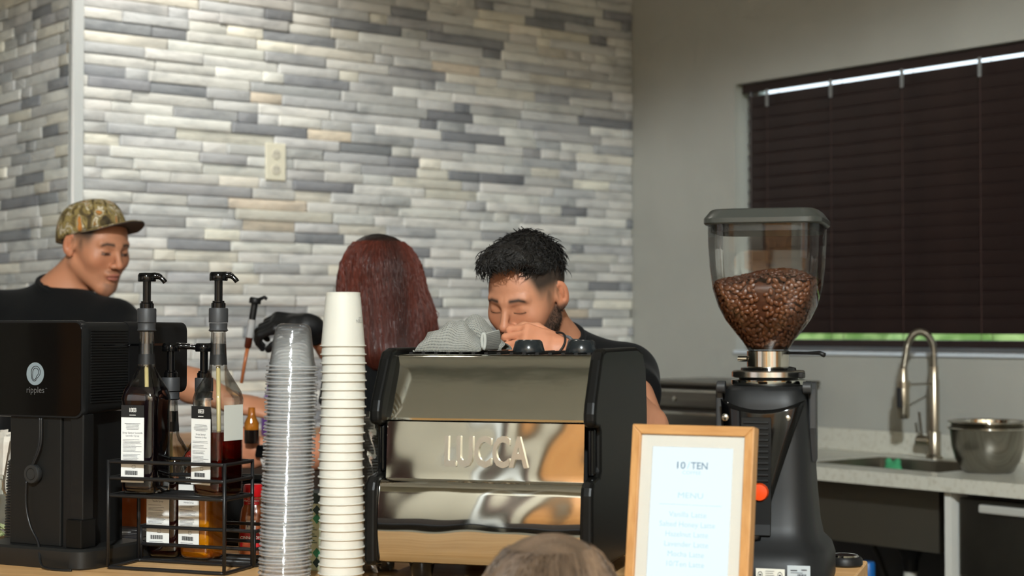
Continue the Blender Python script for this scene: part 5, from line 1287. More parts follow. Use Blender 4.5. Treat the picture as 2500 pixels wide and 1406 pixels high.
def head_sdf(Q, fem=0.0):
    ax = np.abs(Q[:, 0:1]); S = np.concatenate([ax, Q[:, 1:]], 1)      # mirrored half
    d = ell(Q, (0, 0.016, 0.036), (0.0765, 0.097, 0.086))
    d = smin(d, ell(Q, (0, -0.030, -0.010), (0.0655, 0.058, 0.080)), 0.03)
    d = smin(d, ell(Q, (0, -0.036, -0.062), (0.051, 0.051, 0.047)), 0.025)
    d = smin(d, cap(S, (0.054, 0.006, -0.048), (0.020, -0.066, -0.098), 0.017, 0.016), 0.02)
    d = smin(d, sph(Q, (0, -0.078, -0.099), 0.0185), 0.015)
    d = smin(d, ell(S, (0.043, -0.058, -0.022), (0.020, 0.020, 0.020)), 0.026)
    d = smin(d, cap(S, (0.006, -0.0855, 0.022), (0.042, -0.072, 0.024), 0.0095, 0.008), 0.012)
    d = smax(d, -ell(S, (0.031, -0.101, 0.004), (0.019, 0.017, 0.0125)), 0.008)            # eye sockets
    d = smin(d, ell(S, (0.031, -0.0720, 0.002), (0.0165, 0.0135, 0.0125)), 0.006)            # eye under its lid
    d = smin(d, cap(Q, (0, -0.086, 0.016), (0, -0.1085, -0.026), 0.0075, 0.0095), 0.010)     # nose ridge
    d = smin(d, sph(Q, (0, -0.1095, -0.0285), 0.0105), 0.006)
    d = smin(d, ell(S, (0.0125, -0.098, -0.0325), (0.0085, 0.0105, 0.0078)), 0.005)
    d = smax(d, -ell(S, (0.0065, -0.1045, -0.0405), (0.0038, 0.006, 0.0030)), 0.003)         # nostrils
    d = smin(d, ell(Q, (0, -0.0885, -0.0560), (0.0245, 0.0105, 0.0115)), 0.008)
    d = smin(d, ell(Q, (0, -0.0935, -0.0575), (0.0195, 0.0075, 0.0052)), 0.003)
    d = smin(d, ell(Q, (0, -0.0915, -0.0685), (0.0170, 0.0080, 0.0062)), 0.003)
    d = smax(d, -ell(Q, (0, -0.1035, -0.0630), (0.0215, 0.0075, 0.0016)), 0.002)
    # ears
    T = S - np.array([0.0775, 0.014, 0.002], np.float32); cA, sA = math.cos(0.45), math.sin(0.45)
    E = np.stack([T[:, 0] * cA - T[:, 1] * sA, T[:, 0] * sA + T[:, 1] * cA, T[:, 2] + 0.12 * T[:, 1]], 1)
    e = ell(E, (0.002, 0.003, 0), (0.0075, 0.0185, 0.0315))
    e = smin(e, ell(E, (0.001, -0.004, -0.027), (0.0065, 0.0085, 0.0095)), 0.006)
    e = smax(e, -ell(E, (0.0095, -0.001, 0.002), (0.0075, 0.0120, 0.0215)), 0.002)
    e = smin(e, ell(E, (0.0045, 0.004, 0.006), (0.0035, 0.0035, 0.014)), 0.003)
    e = smin(e, ell(E, (0.001, -0.012, -0.005), (0.005, 0.004, 0.008)), 0.004)
    return smin(d, e, 0.006)

SKIN = np.array([lin(196), lin(136), lin(104)])
def face_colour(Q, col, hair=(0.012, 0.010, 0.008), beard=0.0, stubble=0.0, fade=1.0, brow=1.0, open_eye=0.0, front=0.083):
    x, y, z = Q[:, 0], Q[:, 1], Q[:, 2]; ax = np.abs(x); hair = np.array(hair)
    def mixto(c, m): return col * (1 - m[:, None]) + np.asarray(c) * m[:, None]
    inhead = (y < 0.13) & (z > -0.14) & (ax < 0.1)
    ruddy = np.exp(-(((ax - 0.042) / 0.022) ** 2 + ((z + 0.028) / 0.022) ** 2)) * (y < -0.02) * 0.30 + np.exp(-((x / 0.014) ** 2 + ((z + 0.03) / 0.014) ** 2)) * (y < -0.09) * 0.25
    ruddy += ((ax > 0.079) & (np.abs(z) < 0.045)) * 0.35
    col = mixto(col.mean(0) * np.array([1.08, 0.72, 0.62]), np.clip(ruddy, 0, 1) * inhead)
    # shaved sides fading up into the hair
    side = sstep(-0.062, -0.042, y + 0.10 * np.clip(z - 0.03, 0, 1)) * sstep(-0.004 if fade else 0.03, 0.046, z + 0.35 * np.clip(y, 0, 0.1)) * (ax < 0.0795 + 0.02 * (z > 0.034))
    frontm = sstep(front, front + 0.010, z - 0.25 * np.clip(ax - 0.045, 0, 1)) 
    burn = np.exp(-(((y + 0.022) / 0.012) ** 2)) * sstep(-0.03, 0.02, z) * (ax > 0.05) * 0.7 * (ax < 0.0775)
    nape = sstep(0.045, 0.075, y) * sstep(-0.075, -0.03, z)
    m = np.clip(np.maximum.reduce([side * 0.96, frontm, burn, nape * 0.9]), 0, 1) * inhead
    grey = np.array([0.12, 0.105, 0.07])                 # close-cropped hair over skin
    tone = grey[None] * (1 - m[:, None]) + hair[None] * m[:, None]
    col = col * (1 - m[:, None]) + tone * m[:, None]
    # brows
    bz = 0.0255 + 0.05 * (ax - 0.018) - 1.9 * np.clip(ax - 0.034, 0, 1) ** 1.0 * 0.25
    b = np.exp(-((z - bz) / 0.0045) ** 2) * sstep(0.010, 0.016, ax) * (1 - sstep(0.044, 0.052, ax)) * (y < -0.055)
    col = mixto(hair * 1.5, np.clip(b * 1.0 * brow, 0, 1))
    # eyes
    ez = -0.0045 + 9.0 * (ax - 0.031) ** 2
    lash = np.exp(-((z - ez) / 0.0016) ** 2) * (np.abs(ax - 0.031) < 0.0140) * (y < -0.066)
    if open_eye:
        op = (np.abs(z - (ez + 0.0028)) < 0.0030 * np.sqrt(np.clip(1 - ((ax - 0.031) / 0.013) ** 2, 0, 1))) & (y < -0.07)
        col = mixto((0.24, 0.20, 0.18), op * open_eye)
        iris = op & (np.abs(x - np.sign(x) * 0.031 - 0.003) < 0.0068); col = mixto((0.018, 0.010, 0.007), iris * 1.0)
        lash = np.maximum(lash, np.exp(-((z - (ez + 0.0062)) / 0.0015) ** 2) * (np.abs(ax - 0.031) < 0.0145) * (y < -0.066))
    col = mixto((0.012, 0.009, 0.008), np.clip(lash * 0.95, 0, 1))
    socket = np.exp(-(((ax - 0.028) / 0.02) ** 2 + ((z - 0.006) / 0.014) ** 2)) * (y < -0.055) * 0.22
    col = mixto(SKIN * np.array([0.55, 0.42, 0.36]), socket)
    # lips
    lip = sstep(1.15, 0.8, np.sqrt((x / 0.0215) ** 2 + ((z + 0.0632) / 0.0105) ** 2)) * (y < -0.084)
    col = mixto((lin(176), lin(104), lin(92)), lip * 0.75)
    seam = np.exp(-((z + 0.0630) / 0.0013) ** 2) * (ax < 0.020) * (y < -0.086); col = mixto((0.08, 0.025, 0.02), seam * 0.8)
    # beard and moustache
    if beard or stubble:
        zb = -0.010 + 0.60 * np.clip(y - 0.0, -0.09, 0)
        jaw = sstep(0.0, 0.014, zb - z) * (y < 0.022) * (z > -0.13) * sstep(0.03, 0.012, y) * (1 - sstep(0.0, 0.012, -0.115 - z))
        mous = np.exp(-((z + 0.0485) / 0.0052) ** 2) * (1 - sstep(0.020, 0.032, ax)) * (y < -0.08)
        chin = sstep(-0.078, -0.088, z) * (1 - sstep(0.014, 0.026, ax)) * (y < -0.06)
        w_ = np.maximum(np.maximum(jaw, mous) * beard, np.maximum(mous * 0.8, chin) * stubble) * (1 - lip)
        col = mixto(hair * 1.6 + 0.006, np.clip(w_, 0, 1) * 0.88)
    return col

def hand_sdf(P, wrist, *a, **kw): return local(P, wrist, 0.27, lambda p: hand_core(p, wrist, *a, **kw))
def hand_core(P, wrist, ex, ez, thumb=1, curl=(0.5, 0.6, 0.4), k=1.0, spread=0.05, tcurl=0.4):
    ex = np.array(Vector(ex).normalized()); ez = np.array(Vector(ez)); ez = ez - ex * (ez @ ex); ez /= np.linalg.norm(ez); ey = np.cross(ez, ex) * thumb
    Rm = np.stack([ex, ey, ez]); Q = rot_to(P, wrist, Rm) / k
    d = bx(Q - np.array([0.046, 0.0, 0.0], np.float32), (0.044, 0.038, 0.013), 0.012)
    d = smin(d, cap(Q, (-0.02, 0, 0), (0.03, 0.0, 0), 0.025, 0.021), 0.02)
    d = smin(d, ell(Q, (0.028, 0.026, -0.008), (0.030, 0.018, 0.016)), 0.01)
    for i, (yy, L) in enumerate(((0.028, 0.96), (0.009, 1.06), (-0.010, 0.98), (-0.028, 0.78))):
        p = np.array([0.084 - 0.004 * abs(i - 1), yy, 0.0]); a = 0.0; s_ = spread * (1.5 - i) / 1.5; r = 0.0092
        for seg, cu in zip((0.043, 0.027, 0.021), curl):
            a += cu * (1 + 0.06 * i); q = p + L * seg * np.array([math.cos(a) * math.cos(s_), math.sin(s_), -math.sin(a)])
            d = smin(d, cap(Q, p, q, r, r - 0.0010), 0.0045); p = q; r -= 0.0010
    t0 = np.array([0.018, 0.034, -0.008]); t1 = t0 + np.array([0.034, 0.022, -0.010]); t2 = t1 + 0.030 * np.array([math.cos(tcurl), 0.25 - 0.6 * tcurl, -math.sin(tcurl)]); t3 = t2 + 0.022 * np.array([math.cos(tcurl * 2), -0.6 * tcurl, -math.sin(tcurl * 2)])
    d = smin(d, cap(Q, t0, t1, 0.013, 0.0105), 0.008); d = smin(d, cap(Q, t1, t2, 0.0105, 0.0095), 0.004); d = smin(d, cap(Q, t2, t3, 0.0095, 0.008), 0.004)
    return d * k

def V3(p): return np.array(p, np.float32)
def limbs(P, J, grow=0.0, parts=('torso', 'arms', 'legs')):
    d = np.full(len(P), 9.0, np.float32); k = J.get('k', 1.0)
    if 'torso' in parts:
        d = np.minimum(d, cap(P, J['chest'], J['belly'], J.get('r_chest', 0.125) * k + grow, 0.122 * k + grow))
        d = smin(d, cap(P, J['belly'], J['hip'], 0.120 * k + grow, 0.128 * k + grow), 0.05)
        d = smin(d, cap(P, J['sl'], J['sr'], 0.062 * k + grow, 0.062 * k + grow), 0.06)
        d = smin(d, cap(P, J['neck'], J['chest'], 0.062 * k + grow * 0.5, 0.10 * k + grow), 0.05)
        lowneck = V3(J['neck']) * 0.85 + V3(J['chest']) * 0.15
        for s in 'lr': d = smin(d, cap(P, lowneck, J['s' + s], 0.052 * k + grow, 0.058 * k + grow), 0.03)
    if 'arms' in parts:
        for s in 'lr':
            d = smin(d, cap(P, J['s' + s], J['e' + s], 0.056 * k + grow, 0.043 * k + grow), 0.03)
    if 'legs' in parts:
        for s in 'lr':
            d = smin(d, cap(P, J['h' + s], J['k' + s], 0.085 * k + grow, 0.055 * k + grow), 0.04)
            d = smin(d, cap(P, J['k' + s], J['f' + s], 0.054 * k + grow, 0.040 * k + grow), 0.02)
    return d
def forearms(P, J):
    d = np.full(len(P), 9.0, np.float32); k = J.get('k', 1.0)
    for s in 'lr':
        e, w_ = V3(J['e' + s]), V3(J['w' + s]); m = e + (w_ - e) * 0.3
        d = np.minimum(d, cap(P, e, m, 0.041 * k, 0.043 * k)); d = smin(d, cap(P, m, w_, 0.043 * k, 0.027 * k), 0.02)
    return d
M_SKIN = mat('skin', rgb(206, 150, 118), 0.5, attr='Col', sss=0.06, bump=(220, 0.04))
def person_mesh(label, f, axes, colour, smooth=1):
    v, q = surface(f, None, None, axes=axes, smooth=smooth)
    c = colour(v); c4 = np.concatenate([np.clip(c, 0, 1), np.ones((len(v), 1))], 1)
    o = mesh_obj('person', raw_mesh('person', v, q, c4), M_SKIN, smooth=True); tag(o, label, 'person'); return o
def cloth_mesh(name, f, lo, hi, h, m, parent, smooth=2):
    v, q = surface(f, lo, hi, h, smooth=smooth); return mesh_obj(name, raw_mesh(name, v, q), m, parent, smooth=True)
def strands(name, paths, radii, m, parent, cols=None):
    """many fine tapering locks as one mesh; paths is (n, k, 3)"""
    paths = np.asarray(paths, np.float32); n, k, _ = paths.shape
    t = np.gradient(paths, axis=1); t /= np.linalg.norm(t, axis=2, keepdims=True) + 1e-9
    ref = np.tile(np.array([0.31, 0.77, 0.55], np.float32), (n, k, 1)); a = np.cross(t, ref); a /= np.linalg.norm(a, axis=2, keepdims=True) + 1e-9; b = np.cross(t, a)
    r = np.asarray(radii, np.float32)[:, None, None] * (1 - 0.85 * np.linspace(0, 1, k) ** 2)[None, :, None]
    ring = [paths + r * (a * math.cos(x) + b * math.sin(x)) for x in (0, 2.094, 4.189)]
    v = np.stack(ring, 2).reshape(-1, 3)
    base = (np.arange(n)[:, None, None] * k + np.arange(k - 1)[None, :, None]) * 3
    i = np.arange(3)[None, None]; j = (i + 1) % 3
    q = np.stack([base + i, base + j, base + 3 + j, base + 3 + i], -1).reshape(-1, 4)
    att = None
    if cols is not None: att = np.repeat(np.concatenate([cols, np.ones((n, 1))], 1), k * 3, 0)
    o = mesh_obj(name, raw_mesh(name, v, q, att), m, parent, smooth=True); return o
M_TEE = mat('black cotton', rgb(13, 14, 15), 0.9, spec=0.2, sheen=0.04, bump=(400, 0.08))
M_TEE2 = mat('charcoal cotton', rgb(24, 25, 26), 0.9, spec=0.2, sheen=0.04, bump=(400, 0.08))
M_JEANS = mat('dark trousers', rgb(34, 36, 44), 0.85)
M_SHOE = mat('dark shoe', rgb(28, 28, 30), 0.6)
def clothe(o, J, lo, hi, mt=None, sleeve=(0.55, 0.55), collar=None, seed=1, h=0.007, hem=None, fold=0.005):
    mt = mt or M_TEE; k = J.get('k', 1.0)
    nk = V3(J['neck']); nd = V3(collar[0]) if collar else V3((0, 0, 1)); nd = nd / np.linalg.norm(nd); cut = collar[1] if collar else 0.0
    def shirt(P):
        d = limbs(P, J, 0.010, ('torso',))
        for s, fr in zip('lr', sleeve):
            a, b = V3(J['s' + s]), V3(J['e' + s]); c = a + (b - a) * fr; u = (b - a) / np.linalg.norm(b - a)
            w_ = cap(P, a, c + u * 0.05, 0.064 * k + 0.006, 0.056 * k + 0.008); w_ = np.maximum(w_, (P - c) @ u)
            d = smin(d, w_, 0.02)
        d = d + fold * vnoise(P, 22, seed) + fold * 0.5 * vnoise(P, 45, seed + 3)
        d = smax(d, -cap(P, nk + nd * (cut + 0.046), nk + nd * 0.25, 0.056 * max(k, 0.8), 0.070), 0.008)
        return np.maximum(d, (hem if hem is not None else J['hip'][2] - 0.03) - P[:, 2])
    cloth_mesh('t_shirt', shirt, lo, hi, h, mt, o)
    def legs(P):
        d = limbs(P, J, 0.014, ('legs',)); d = smin(d, cap(P, J['hl'], J['hr'], 0.11 * k, 0.11 * k), 0.05)
        return np.maximum(np.maximum(d, P[:, 2] - J['hip'][2] - 0.06), 0.07 - P[:, 2])
    pts = np.array([J[x] for x in ('hl', 'hr', 'kl', 'kr', 'fl', 'fr', 'hip')]); l0 = pts.min(0) - 0.16; h0 = pts.max(0) + 0.16
    cloth_mesh('trousers', legs, l0, h0, 0.014, M_JEANS, o)
    for s in 'lr':
        ft = J['f' + s]; fd = V3(J['face']); fd = fd / np.linalg.norm(fd)
        def shoe(P): return np.maximum(smin(cap(P, (ft[0], ft[1], 0.06), V3((ft[0], ft[1], 0.035)) + fd * 0.15 * k, 0.048 * k, 0.036 * k), cap(P, (ft[0], ft[1], 0.05), (ft[0], ft[1], 0.11), 0.046 * k), 0.02), 0.002 - P[:, 2])
        cloth_mesh('shoe', shoe, (ft[0] - 0.25, ft[1] - 0.25, -0.02), (ft[0] + 0.25, ft[1] + 0.25, 0.2), 0.012, M_SHOE, o)
def stand(J, hipc, face, k=1.0, w=0.09, foot=None):
    f = V3(face); f /= np.linalg.norm(f); side = np.array([-f[1], f[0], 0]); h = V3(hipc); g = V3(foot if foot is not None else (hipc[0], hipc[1], 0))
    J['hip'] = tuple(h); J['face'] = tuple(f)
    for s, sg in (('l', 1), ('r', -1)):
        J['h' + s] = tuple(h + side * w * sg * k); ft = g + side * w * 1.15 * sg * k; J['f' + s] = (ft[0], ft[1], 0.085 * k)
        kn = (V3(J['h' + s]) + V3(J['f' + s])) / 2 + f * 0.03 * k; J['k' + s] = tuple(kn)

# ================= barista behind the machine
HB = Pose(W(1286, 724, 3.45), math.radians(-32), math.radians(23), math.radians(2), 0.945)
J = dict(neck=W(1352, 850, 3.565), chest=W(1462, 1010, 3.78), belly=W(1455, 1180, 3.82), sl=W(1522, 920, 3.64), sr=W(1288, 930, 3.58), el=W(1583, 1040, 3.40), er=W(1200, 1100, 3.42),
         wl=W(1366, 854, 3.235), wr=W(1170, 1040, 3.20))
J = {a: tuple(b) for a, b in J.items()}; stand(J, (0.185, 3.84, 0.93), (-0.25, -1, 0)); JB = J
WLB = J['wl']; HANDB = dict(wrist=WLB, ex=(-1.0, -0.22, 0.36), ez=(-0.05, -0.75, 0.66), thumb=-1, curl=(0.75, 0.85, 0.6), k=0.90, spread=0.04)
WRB = J['wr']
def f_bar(P):
    d = local(P, HB.c, 0.185, lambda p: head_sdf(HB.loc(p)) * HB.k)
    d = smin(d, cap(P, HB.out((0, 0.028, -0.055)), J_neck_b, 0.056, 0.060), 0.025)
    d = smin(d, limbs(P, JB, -0.006), 0.03)
    d = smin(d, forearms(P, JB), 0.012)
    d = smin(d, hand_sdf(P, **HANDB), 0.006)
    return smin(d, hand_sdf(P, WRB, (-0.6, -0.8, -0.3), (0, 0.2, 1), 1, (0.5, 0.7, 0.4)), 0.006)
J_neck_b = V3(JB['neck'])
def col_bar(v):
    Q = HB.loc(v); col = np.tile(SKIN, (len(v), 1)) * (0.96 + 0.06 * vnoise(v, 60, 5))[:, None]
    near = (np.linalg.norm(v - HB.c, axis=1) < 0.20)
    hand = np.linalg.norm(v - V3(WLB), axis=1) < 0.16
    col[hand & ~near] *= np.array([1.08, 1.02, 1.0])
    fc = face_colour(Q, col.copy(), beard=0.96, fade=1.0); far = np.linalg.norm(Q, axis=1) > 0.155
    hd = (~far)[:, None]; return np.where(hd, fc, col)
c0 = HB.c
axes = [axis(-0.36, 0.50, 0.010, (c0[0] - 0.115, c0[0] + 0.13), 0.0021), axis(3.0, 4.0, 0.010, (3.12, c0[1] + 0.13), 0.0023), axis(0.02, 1.60, 0.011, (1.24, c0[2] + 0.135), 0.0021)]
pb_ = person_mesh('bearded man in a black t-shirt bending over the espresso machine', f_bar, axes, col_bar)
clothe(pb_, JB, (-0.25, 3.2, 0.85), (0.52, 4.10, 1.40), sleeve=(0.42, 0.7), collar=((0.05, -0.45, 0.9), 0.004), seed=2)
# ribbed collar
u = Vector((0.05, -0.45, 0.9)).normalized(); e1 = u.cross(Vector((0, 1, 0))).normalized(); e2 = u.cross(e1); nk = Vector(JB['neck']) + u * 0.034
MB().tube([nk + e1 * 0.061 * math.cos(t * math.pi / 16) + e2 * 0.064 * math.sin(t * math.pi / 16) for t in range(32)], 0.007, 8, closed=True).build('collar', M_TEE, pb_, smooth=True)
# hair: a tousled mass with loose locks
def hair_bar(P):
    Q = HB.loc(P)
    d = ell(Q, (0, 0.006, 0.062), (0.079, 0.104, 0.077))
    d = smin(d, ell(Q, (0, -0.062, 0.100), (0.060, 0.042, 0.036)), 0.03)
    d = d + 0.006 * vnoise(Q, 75, 3) + 0.004 * vnoise(Q, 170, 4)
    low = 0.060 + 0.040 * sstep(-0.02, -0.075, Q[:, 1]) - 0.030 * sstep(0.03, 0.09, Q[:, 1]) - 0.006 * sstep(0.03, 0.0, np.abs(Q[:, 0])) * (Q[:, 1] < -0.05)
    return smax(d, low - Q[:, 2] + 0.004 * vnoise(Q, 120, 8), 0.012)
HM = mat('black hair', rgb(26, 23, 20), 0.42, noise=(160, rgb(14, 12, 11), 0.35, 0.65), bump=(300, 0.5))
v, q = surface(hair_bar, c0 - 0.17, c0 + 0.19, 0.003, smooth=1)
ho = mesh_obj('hair', raw_mesh('hair', v, q), HM, pb_, smooth=True)
r_ = np.random.default_rng(5); vq = HB.loc(v); pick = r_.choice(np.where(vq[:, 2] > 0.075 + 0.035 * (vq[:, 1] < -0.05) - 0.03 * (vq[:, 1] > 0.04))[0], 2800); P0 = vq[pick]
nrm = P0 - np.array([0, 0.01, 0.04]); nrm /= np.linalg.norm(nrm, axis=1, keepdims=True)
flow = np.stack([0.5 * np.sin(40 * P0[:, 1]) + r_.normal(0, .4, len(P0)), -0.9 + r_.normal(0, .5, len(P0)), -0.25 + r_.normal(0, .35, len(P0))], 1)
flow -= nrm * (flow * nrm).sum(1, keepdims=True); flow /= np.linalg.norm(flow, axis=1, keepdims=True) + 1e-6
sidev = np.cross(nrm, flow); L_ = r_.uniform(0.016, 0.038, (len(P0), 1)); ph = r_.uniform(0, 6.28, (len(P0), 1)); amp = r_.uniform(0.002, 0.006, (len(P0), 1)); lift = r_.uniform(0.0, 0.5, (len(P0), 1)) ** 2 * 1.6
paths = np.stack([P0 - nrm * 0.003 + flow * L_ * s + nrm * (lift * L_ * s * 1.2 + 0.004 * math.sin(3.0 * s) - 0.006 * s * s) + sidev * amp * np.sin(ph + 5.0 * s) for s in np.linspace(0, 1, 8)], 1)
strands('hair_locks', HB.out(paths.reshape(-1, 3)).reshape(paths.shape), r_.uniform(0.0008, 0.0017, len(P0)), HM, pb_)
# short beard hair standing off the jaw
bvv = np.zeros(len(pb_.data.vertices) * 3, np.float32); pb_.data.vertices.foreach_get('co', bvv); bvv = bvv.reshape(-1, 3); bq = HB.loc(bvv)
mk = (bq[:, 2] < -0.012 + 0.60 * np.clip(bq[:, 1], -0.09, 0) - 0.010) & (bq[:, 1] < 0.012) & (bq[:, 2] > -0.115) & (np.linalg.norm(bq, axis=1) < 0.15) & ~((np.abs(bq[:, 0]) < 0.024) & (bq[:, 2] > -0.076))
mk |= (np.abs(bq[:, 2] + 0.0490) < 0.0045) & (np.abs(bq[:, 0]) < 0.026) & (bq[:, 1] < -0.08)
pick = r_.choice(np.where(mk)[0], 2600); B0 = bq[pick]; bn = B0 - np.array([0, -0.02, -0.04]); bn /= np.linalg.norm(bn, axis=1, keepdims=True)
bd_ = bn * 0.6 + np.array([0, -0.2, -0.9]) + r_.normal(0, 0.3, B0.shape); bd_ /= np.linalg.norm(bd_, axis=1, keepdims=True); bl_ = r_.uniform(0.004, 0.009, (len(B0), 1))
strands('beard', HB.out(np.stack([B0 - bn * 0.001 + bd_ * bl_ * s for s in (0, 0.35, 0.7, 1.0)], 1).reshape(-1, 3)).reshape(len(B0), 4, 3), r_.uniform(0.0003, 0.0006, len(B0)), mat('beard hair', rgb(40, 28, 20), 0.5), pb_)
# wristwatch and cord bracelet
wa = thing('wristwatch', 'grey wristwatch on the wrist of the man at the espresso machine', 'watch', (0, 0, 0))
ew, ww = Vector(JB['el']), Vector(JB['wl']); ud = (ww - ew).normalized(); s1 = ud.cross(Vector((0, 0, 1))).normalized(); s2 = s1.cross(ud)
def band(parent, name, at, r, th, m):
    MB().tube([at + s1 * r * math.cos(t * math.pi / 14) + s2 * r * math.sin(t * math.pi / 14) for t in range(28)], th, 8, closed=True).build(name, m, parent, smooth=True)
wc_ = ww - ud * 0.006
for dx in (-0.006, 0.0, 0.006): band(wa, 'strap', wc_ + ud * dx, 0.0305, 0.0035, mat('watch strap', rgb(92, 98, 104), 0.5))
fn = (Vector((-0.1, -0.8, 0.6)) - ud * ud.dot(Vector((-0.1, -0.8, 0.6)))).normalized()
Mw = Matrix.Translation(wc_ + fn * 0.0315) @ fn.to_track_quat('Z', 'Y').to_matrix().to_4x4()
MB().loft([srect(0.017, 0.015, z, 5, 32) for z in (0, 0.002, 0.007)] + [srect(0.015, 0.013, 0.009, 5, 32)], Mw).build('case', mat('watch case', rgb(120, 126, 132), 0.3, 0.8), wa, smooth=40)
MB().loft([srect(0.0135, 0.0115, z, 5, 32) for z in (0.0091, 0.0097)], Mw).build('dial', mat('watch glass', rgb(40, 46, 52), 0.05), wa, smooth=40)
br = MB().tube([ww + ud * 0.018 + s1 * 0.0285 * math.cos(t * math.pi / 14) + s2 * 0.0285 * math.sin(t * math.pi / 14) for t in range(28)], 0.0022, 7, closed=True).build('bracelet', mat('black cord', rgb(18, 18, 18), 0.6), None, smooth=True)
tag(br, 'thin black cord bracelet on the wrist of the man at the espresso machine', 'bracelet')

# ================= man with the camouflage cap
HL = Pose(W(236, 603, 4.45), math.radians(52), math.radians(15), math.radians(0), 0.97)
HCAP = Pose(W(231, 603, 4.45), math.radians(55), math.radians(-7), math.radians(0), 0.97)
J = dict(neck=W(150, 722, 4.50), chest=W(130, 860, 4.50), belly=W(125, 1050, 4.50), sl=W(272, 800, 4.40), sr=W(-15, 775, 4.55), el=W(430, 925, 4.22), er=W(-60, 1020, 4.45),
         wl=W(575, 985, 4.17), wr=W(-20, 1150, 4.25))
J = {a: tuple(b) for a, b in J.items()}; stand(J, (-1.22, 4.50, 0.92), (0.6, -0.8, 0)); JL = J
JNL = V3(JL['neck'])
def f_left(P):
    d = local(P, HL.c, 0.185, lambda p: head_sdf(HL.loc(p)) * HL.k)
    d = smin(d, cap(P, HL.out((0, 0.028, -0.055)), JNL, 0.057, 0.064), 0.025)
    d = smin(d, limbs(P, JL, -0.006), 0.035); d = smin(d, forearms(P, JL), 0.012)
    d = smin(d, hand_sdf(P, JL['wl'], (1, -0.1, -0.15), (0.1, -0.5, 0.9), 1, (0.35, 0.6, 0.5)), 0.006)
    return smin(d, hand_sdf(P, JL['wr'], (0.4, -0.5, -0.6), (0, -0.7, 0.6), 1), 0.006)
def col_left(v):
    Q = HL.loc(v); col = np.tile(SKIN * np.array([0.98, 0.97, 0.95]), (len(v), 1)) * (0.96 + 0.06 * vnoise(v, 60, 6))[:, None]
    fc = face_colour(Q, col.copy(), stubble=0.55, fade=1.0, open_eye=1.0, front=0.09); return np.where((np.linalg.norm(Q, axis=1) < 0.155)[:, None], fc, col)
c0 = HL.c
axes = [axis(-1.65, -0.60, 0.011, (c0[0] - 0.13, c0[0] + 0.13), 0.0024), axis(3.95, 4.85, 0.011, (c0[1] - 0.13, c0[1] + 0.13), 0.0025), axis(0.02, 1.75, 0.012, (c0[2] - 0.14, c0[2] + 0.10), 0.0024)]
pl_ = person_mesh('man in a camouflage cap and black t-shirt looking down beside the printer', f_left, axes, col_left)
clothe(pl_, JL, (-1.66, 4.1, 0.84), (-0.72, 4.85, 1.56), sleeve=(0.72, 0.6), collar=((0.25, -0.35, 0.9), 0.012), seed=4)
u = Vector((0.25, -0.35, 0.9)).normalized(); e1 = u.cross(Vector((0, 1, 0))).normalized(); e2 = u.cross(e1); nk = Vector(JL['neck']) + u * 0.030
MB().tube([nk + e1 * 0.068 * math.cos(t * math.pi / 16) + e2 * 0.072 * math.sin(t * math.pi / 16) for t in range(32)], 0.007, 8, closed=True).build('collar', M_TEE, pl_, smooth=True)
# the cap
def camo():
    m = bpy.data.materials.new('woodland camouflage'); m.use_nodes = True; N = m.node_tree.nodes; L = m.node_tree.links; p = N['Principled BSDF']; p.inputs['Roughness'].default_value = 0.85
    at = N.new('ShaderNodeAttribute'); at.attribute_name = 'Col'
    tc = N.new('ShaderNodeTexCoord')
    n1 = N.new('ShaderNodeTexNoise'); n1.inputs['Scale'].default_value = 15; n1.inputs['Detail'].default_value = 7; n1.inputs['Distortion'].default_value = 2.2
    mpc = N.new('ShaderNodeMapping'); mpc.inputs['Scale'].default_value = (1.6, 1.6, 0.8); mpc.inputs['Rotation'].default_value = (0.5, 0.3, 0); L.new(tc.outputs['Object'], mpc.inputs['Vector']); L.new(mpc.outputs['Vector'], n1.inputs['Vector'])
    cr = N.new('ShaderNodeValToRGB'); e = cr.color_ramp.elements
    e[0].position = 0.30; e[0].color = rgb(44, 36, 22); e[1].position = 0.42; e[1].color = rgb(96, 80, 44)
    for pos, c in ((0.49, (158, 138, 84)), (0.535, (82, 68, 36)), (0.57, (226, 214, 188)), (0.60, (120, 100, 58)), (0.66, (188, 120, 52))):
        x = cr.color_ramp.elements.new(pos); x.color = rgb(*c)
    L.new(n1.outputs['Fac'], cr.inputs['Fac']); L.new(cr.outputs['Color'], p.inputs['Base Color'])
    return m
M_CAMO = camo()
cp = thing('baseball_cap', 'camouflage baseball cap with flat visor worn by the man beside the printer', 'cap', tuple(HCAP.c))
cp.matrix_world = Matrix.Translation(Vector(HCAP.c)) @ Matrix(HCAP.R.tolist()).to_4x4() @ Matrix.Scale(HL.k, 4)
rings = []
for j in range(13):
    t = j / 12; th = t * math.pi / 2
    kx = math.cos(th) ** 0.62 if j < 12 else 0.0; z = 0.030 + 0.100 * math.sin(th) ** 1.0
    ring = []
    for i in range(48):
        a = 2 * math.pi * i / 48; c, s = math.cos(a), math.sin(a)
        zz = z + (0.016 * max(-s, 0) - 0.006 * max(s, 0)) * (1 - t)
        ring.append((0.0875 * kx * c, 0.010 + 0.1085 * kx * s, zz))
    rings.append(ring)
MB().loft(rings[:-1] + [[(x * 0.02, 0.010 + (y - 0.010) * 0.02, 0.131) for x, y, z in rings[3]]]).build('crown', M_CAMO, cp, smooth=True)
MB().lathe([(0.007, 0.130), (0.006, 0.134), (0.002, 0.1355)], 14, Matrix.Translation((0, 0.010, 0))).build('top_button', M_CAMO, cp, smooth=True)
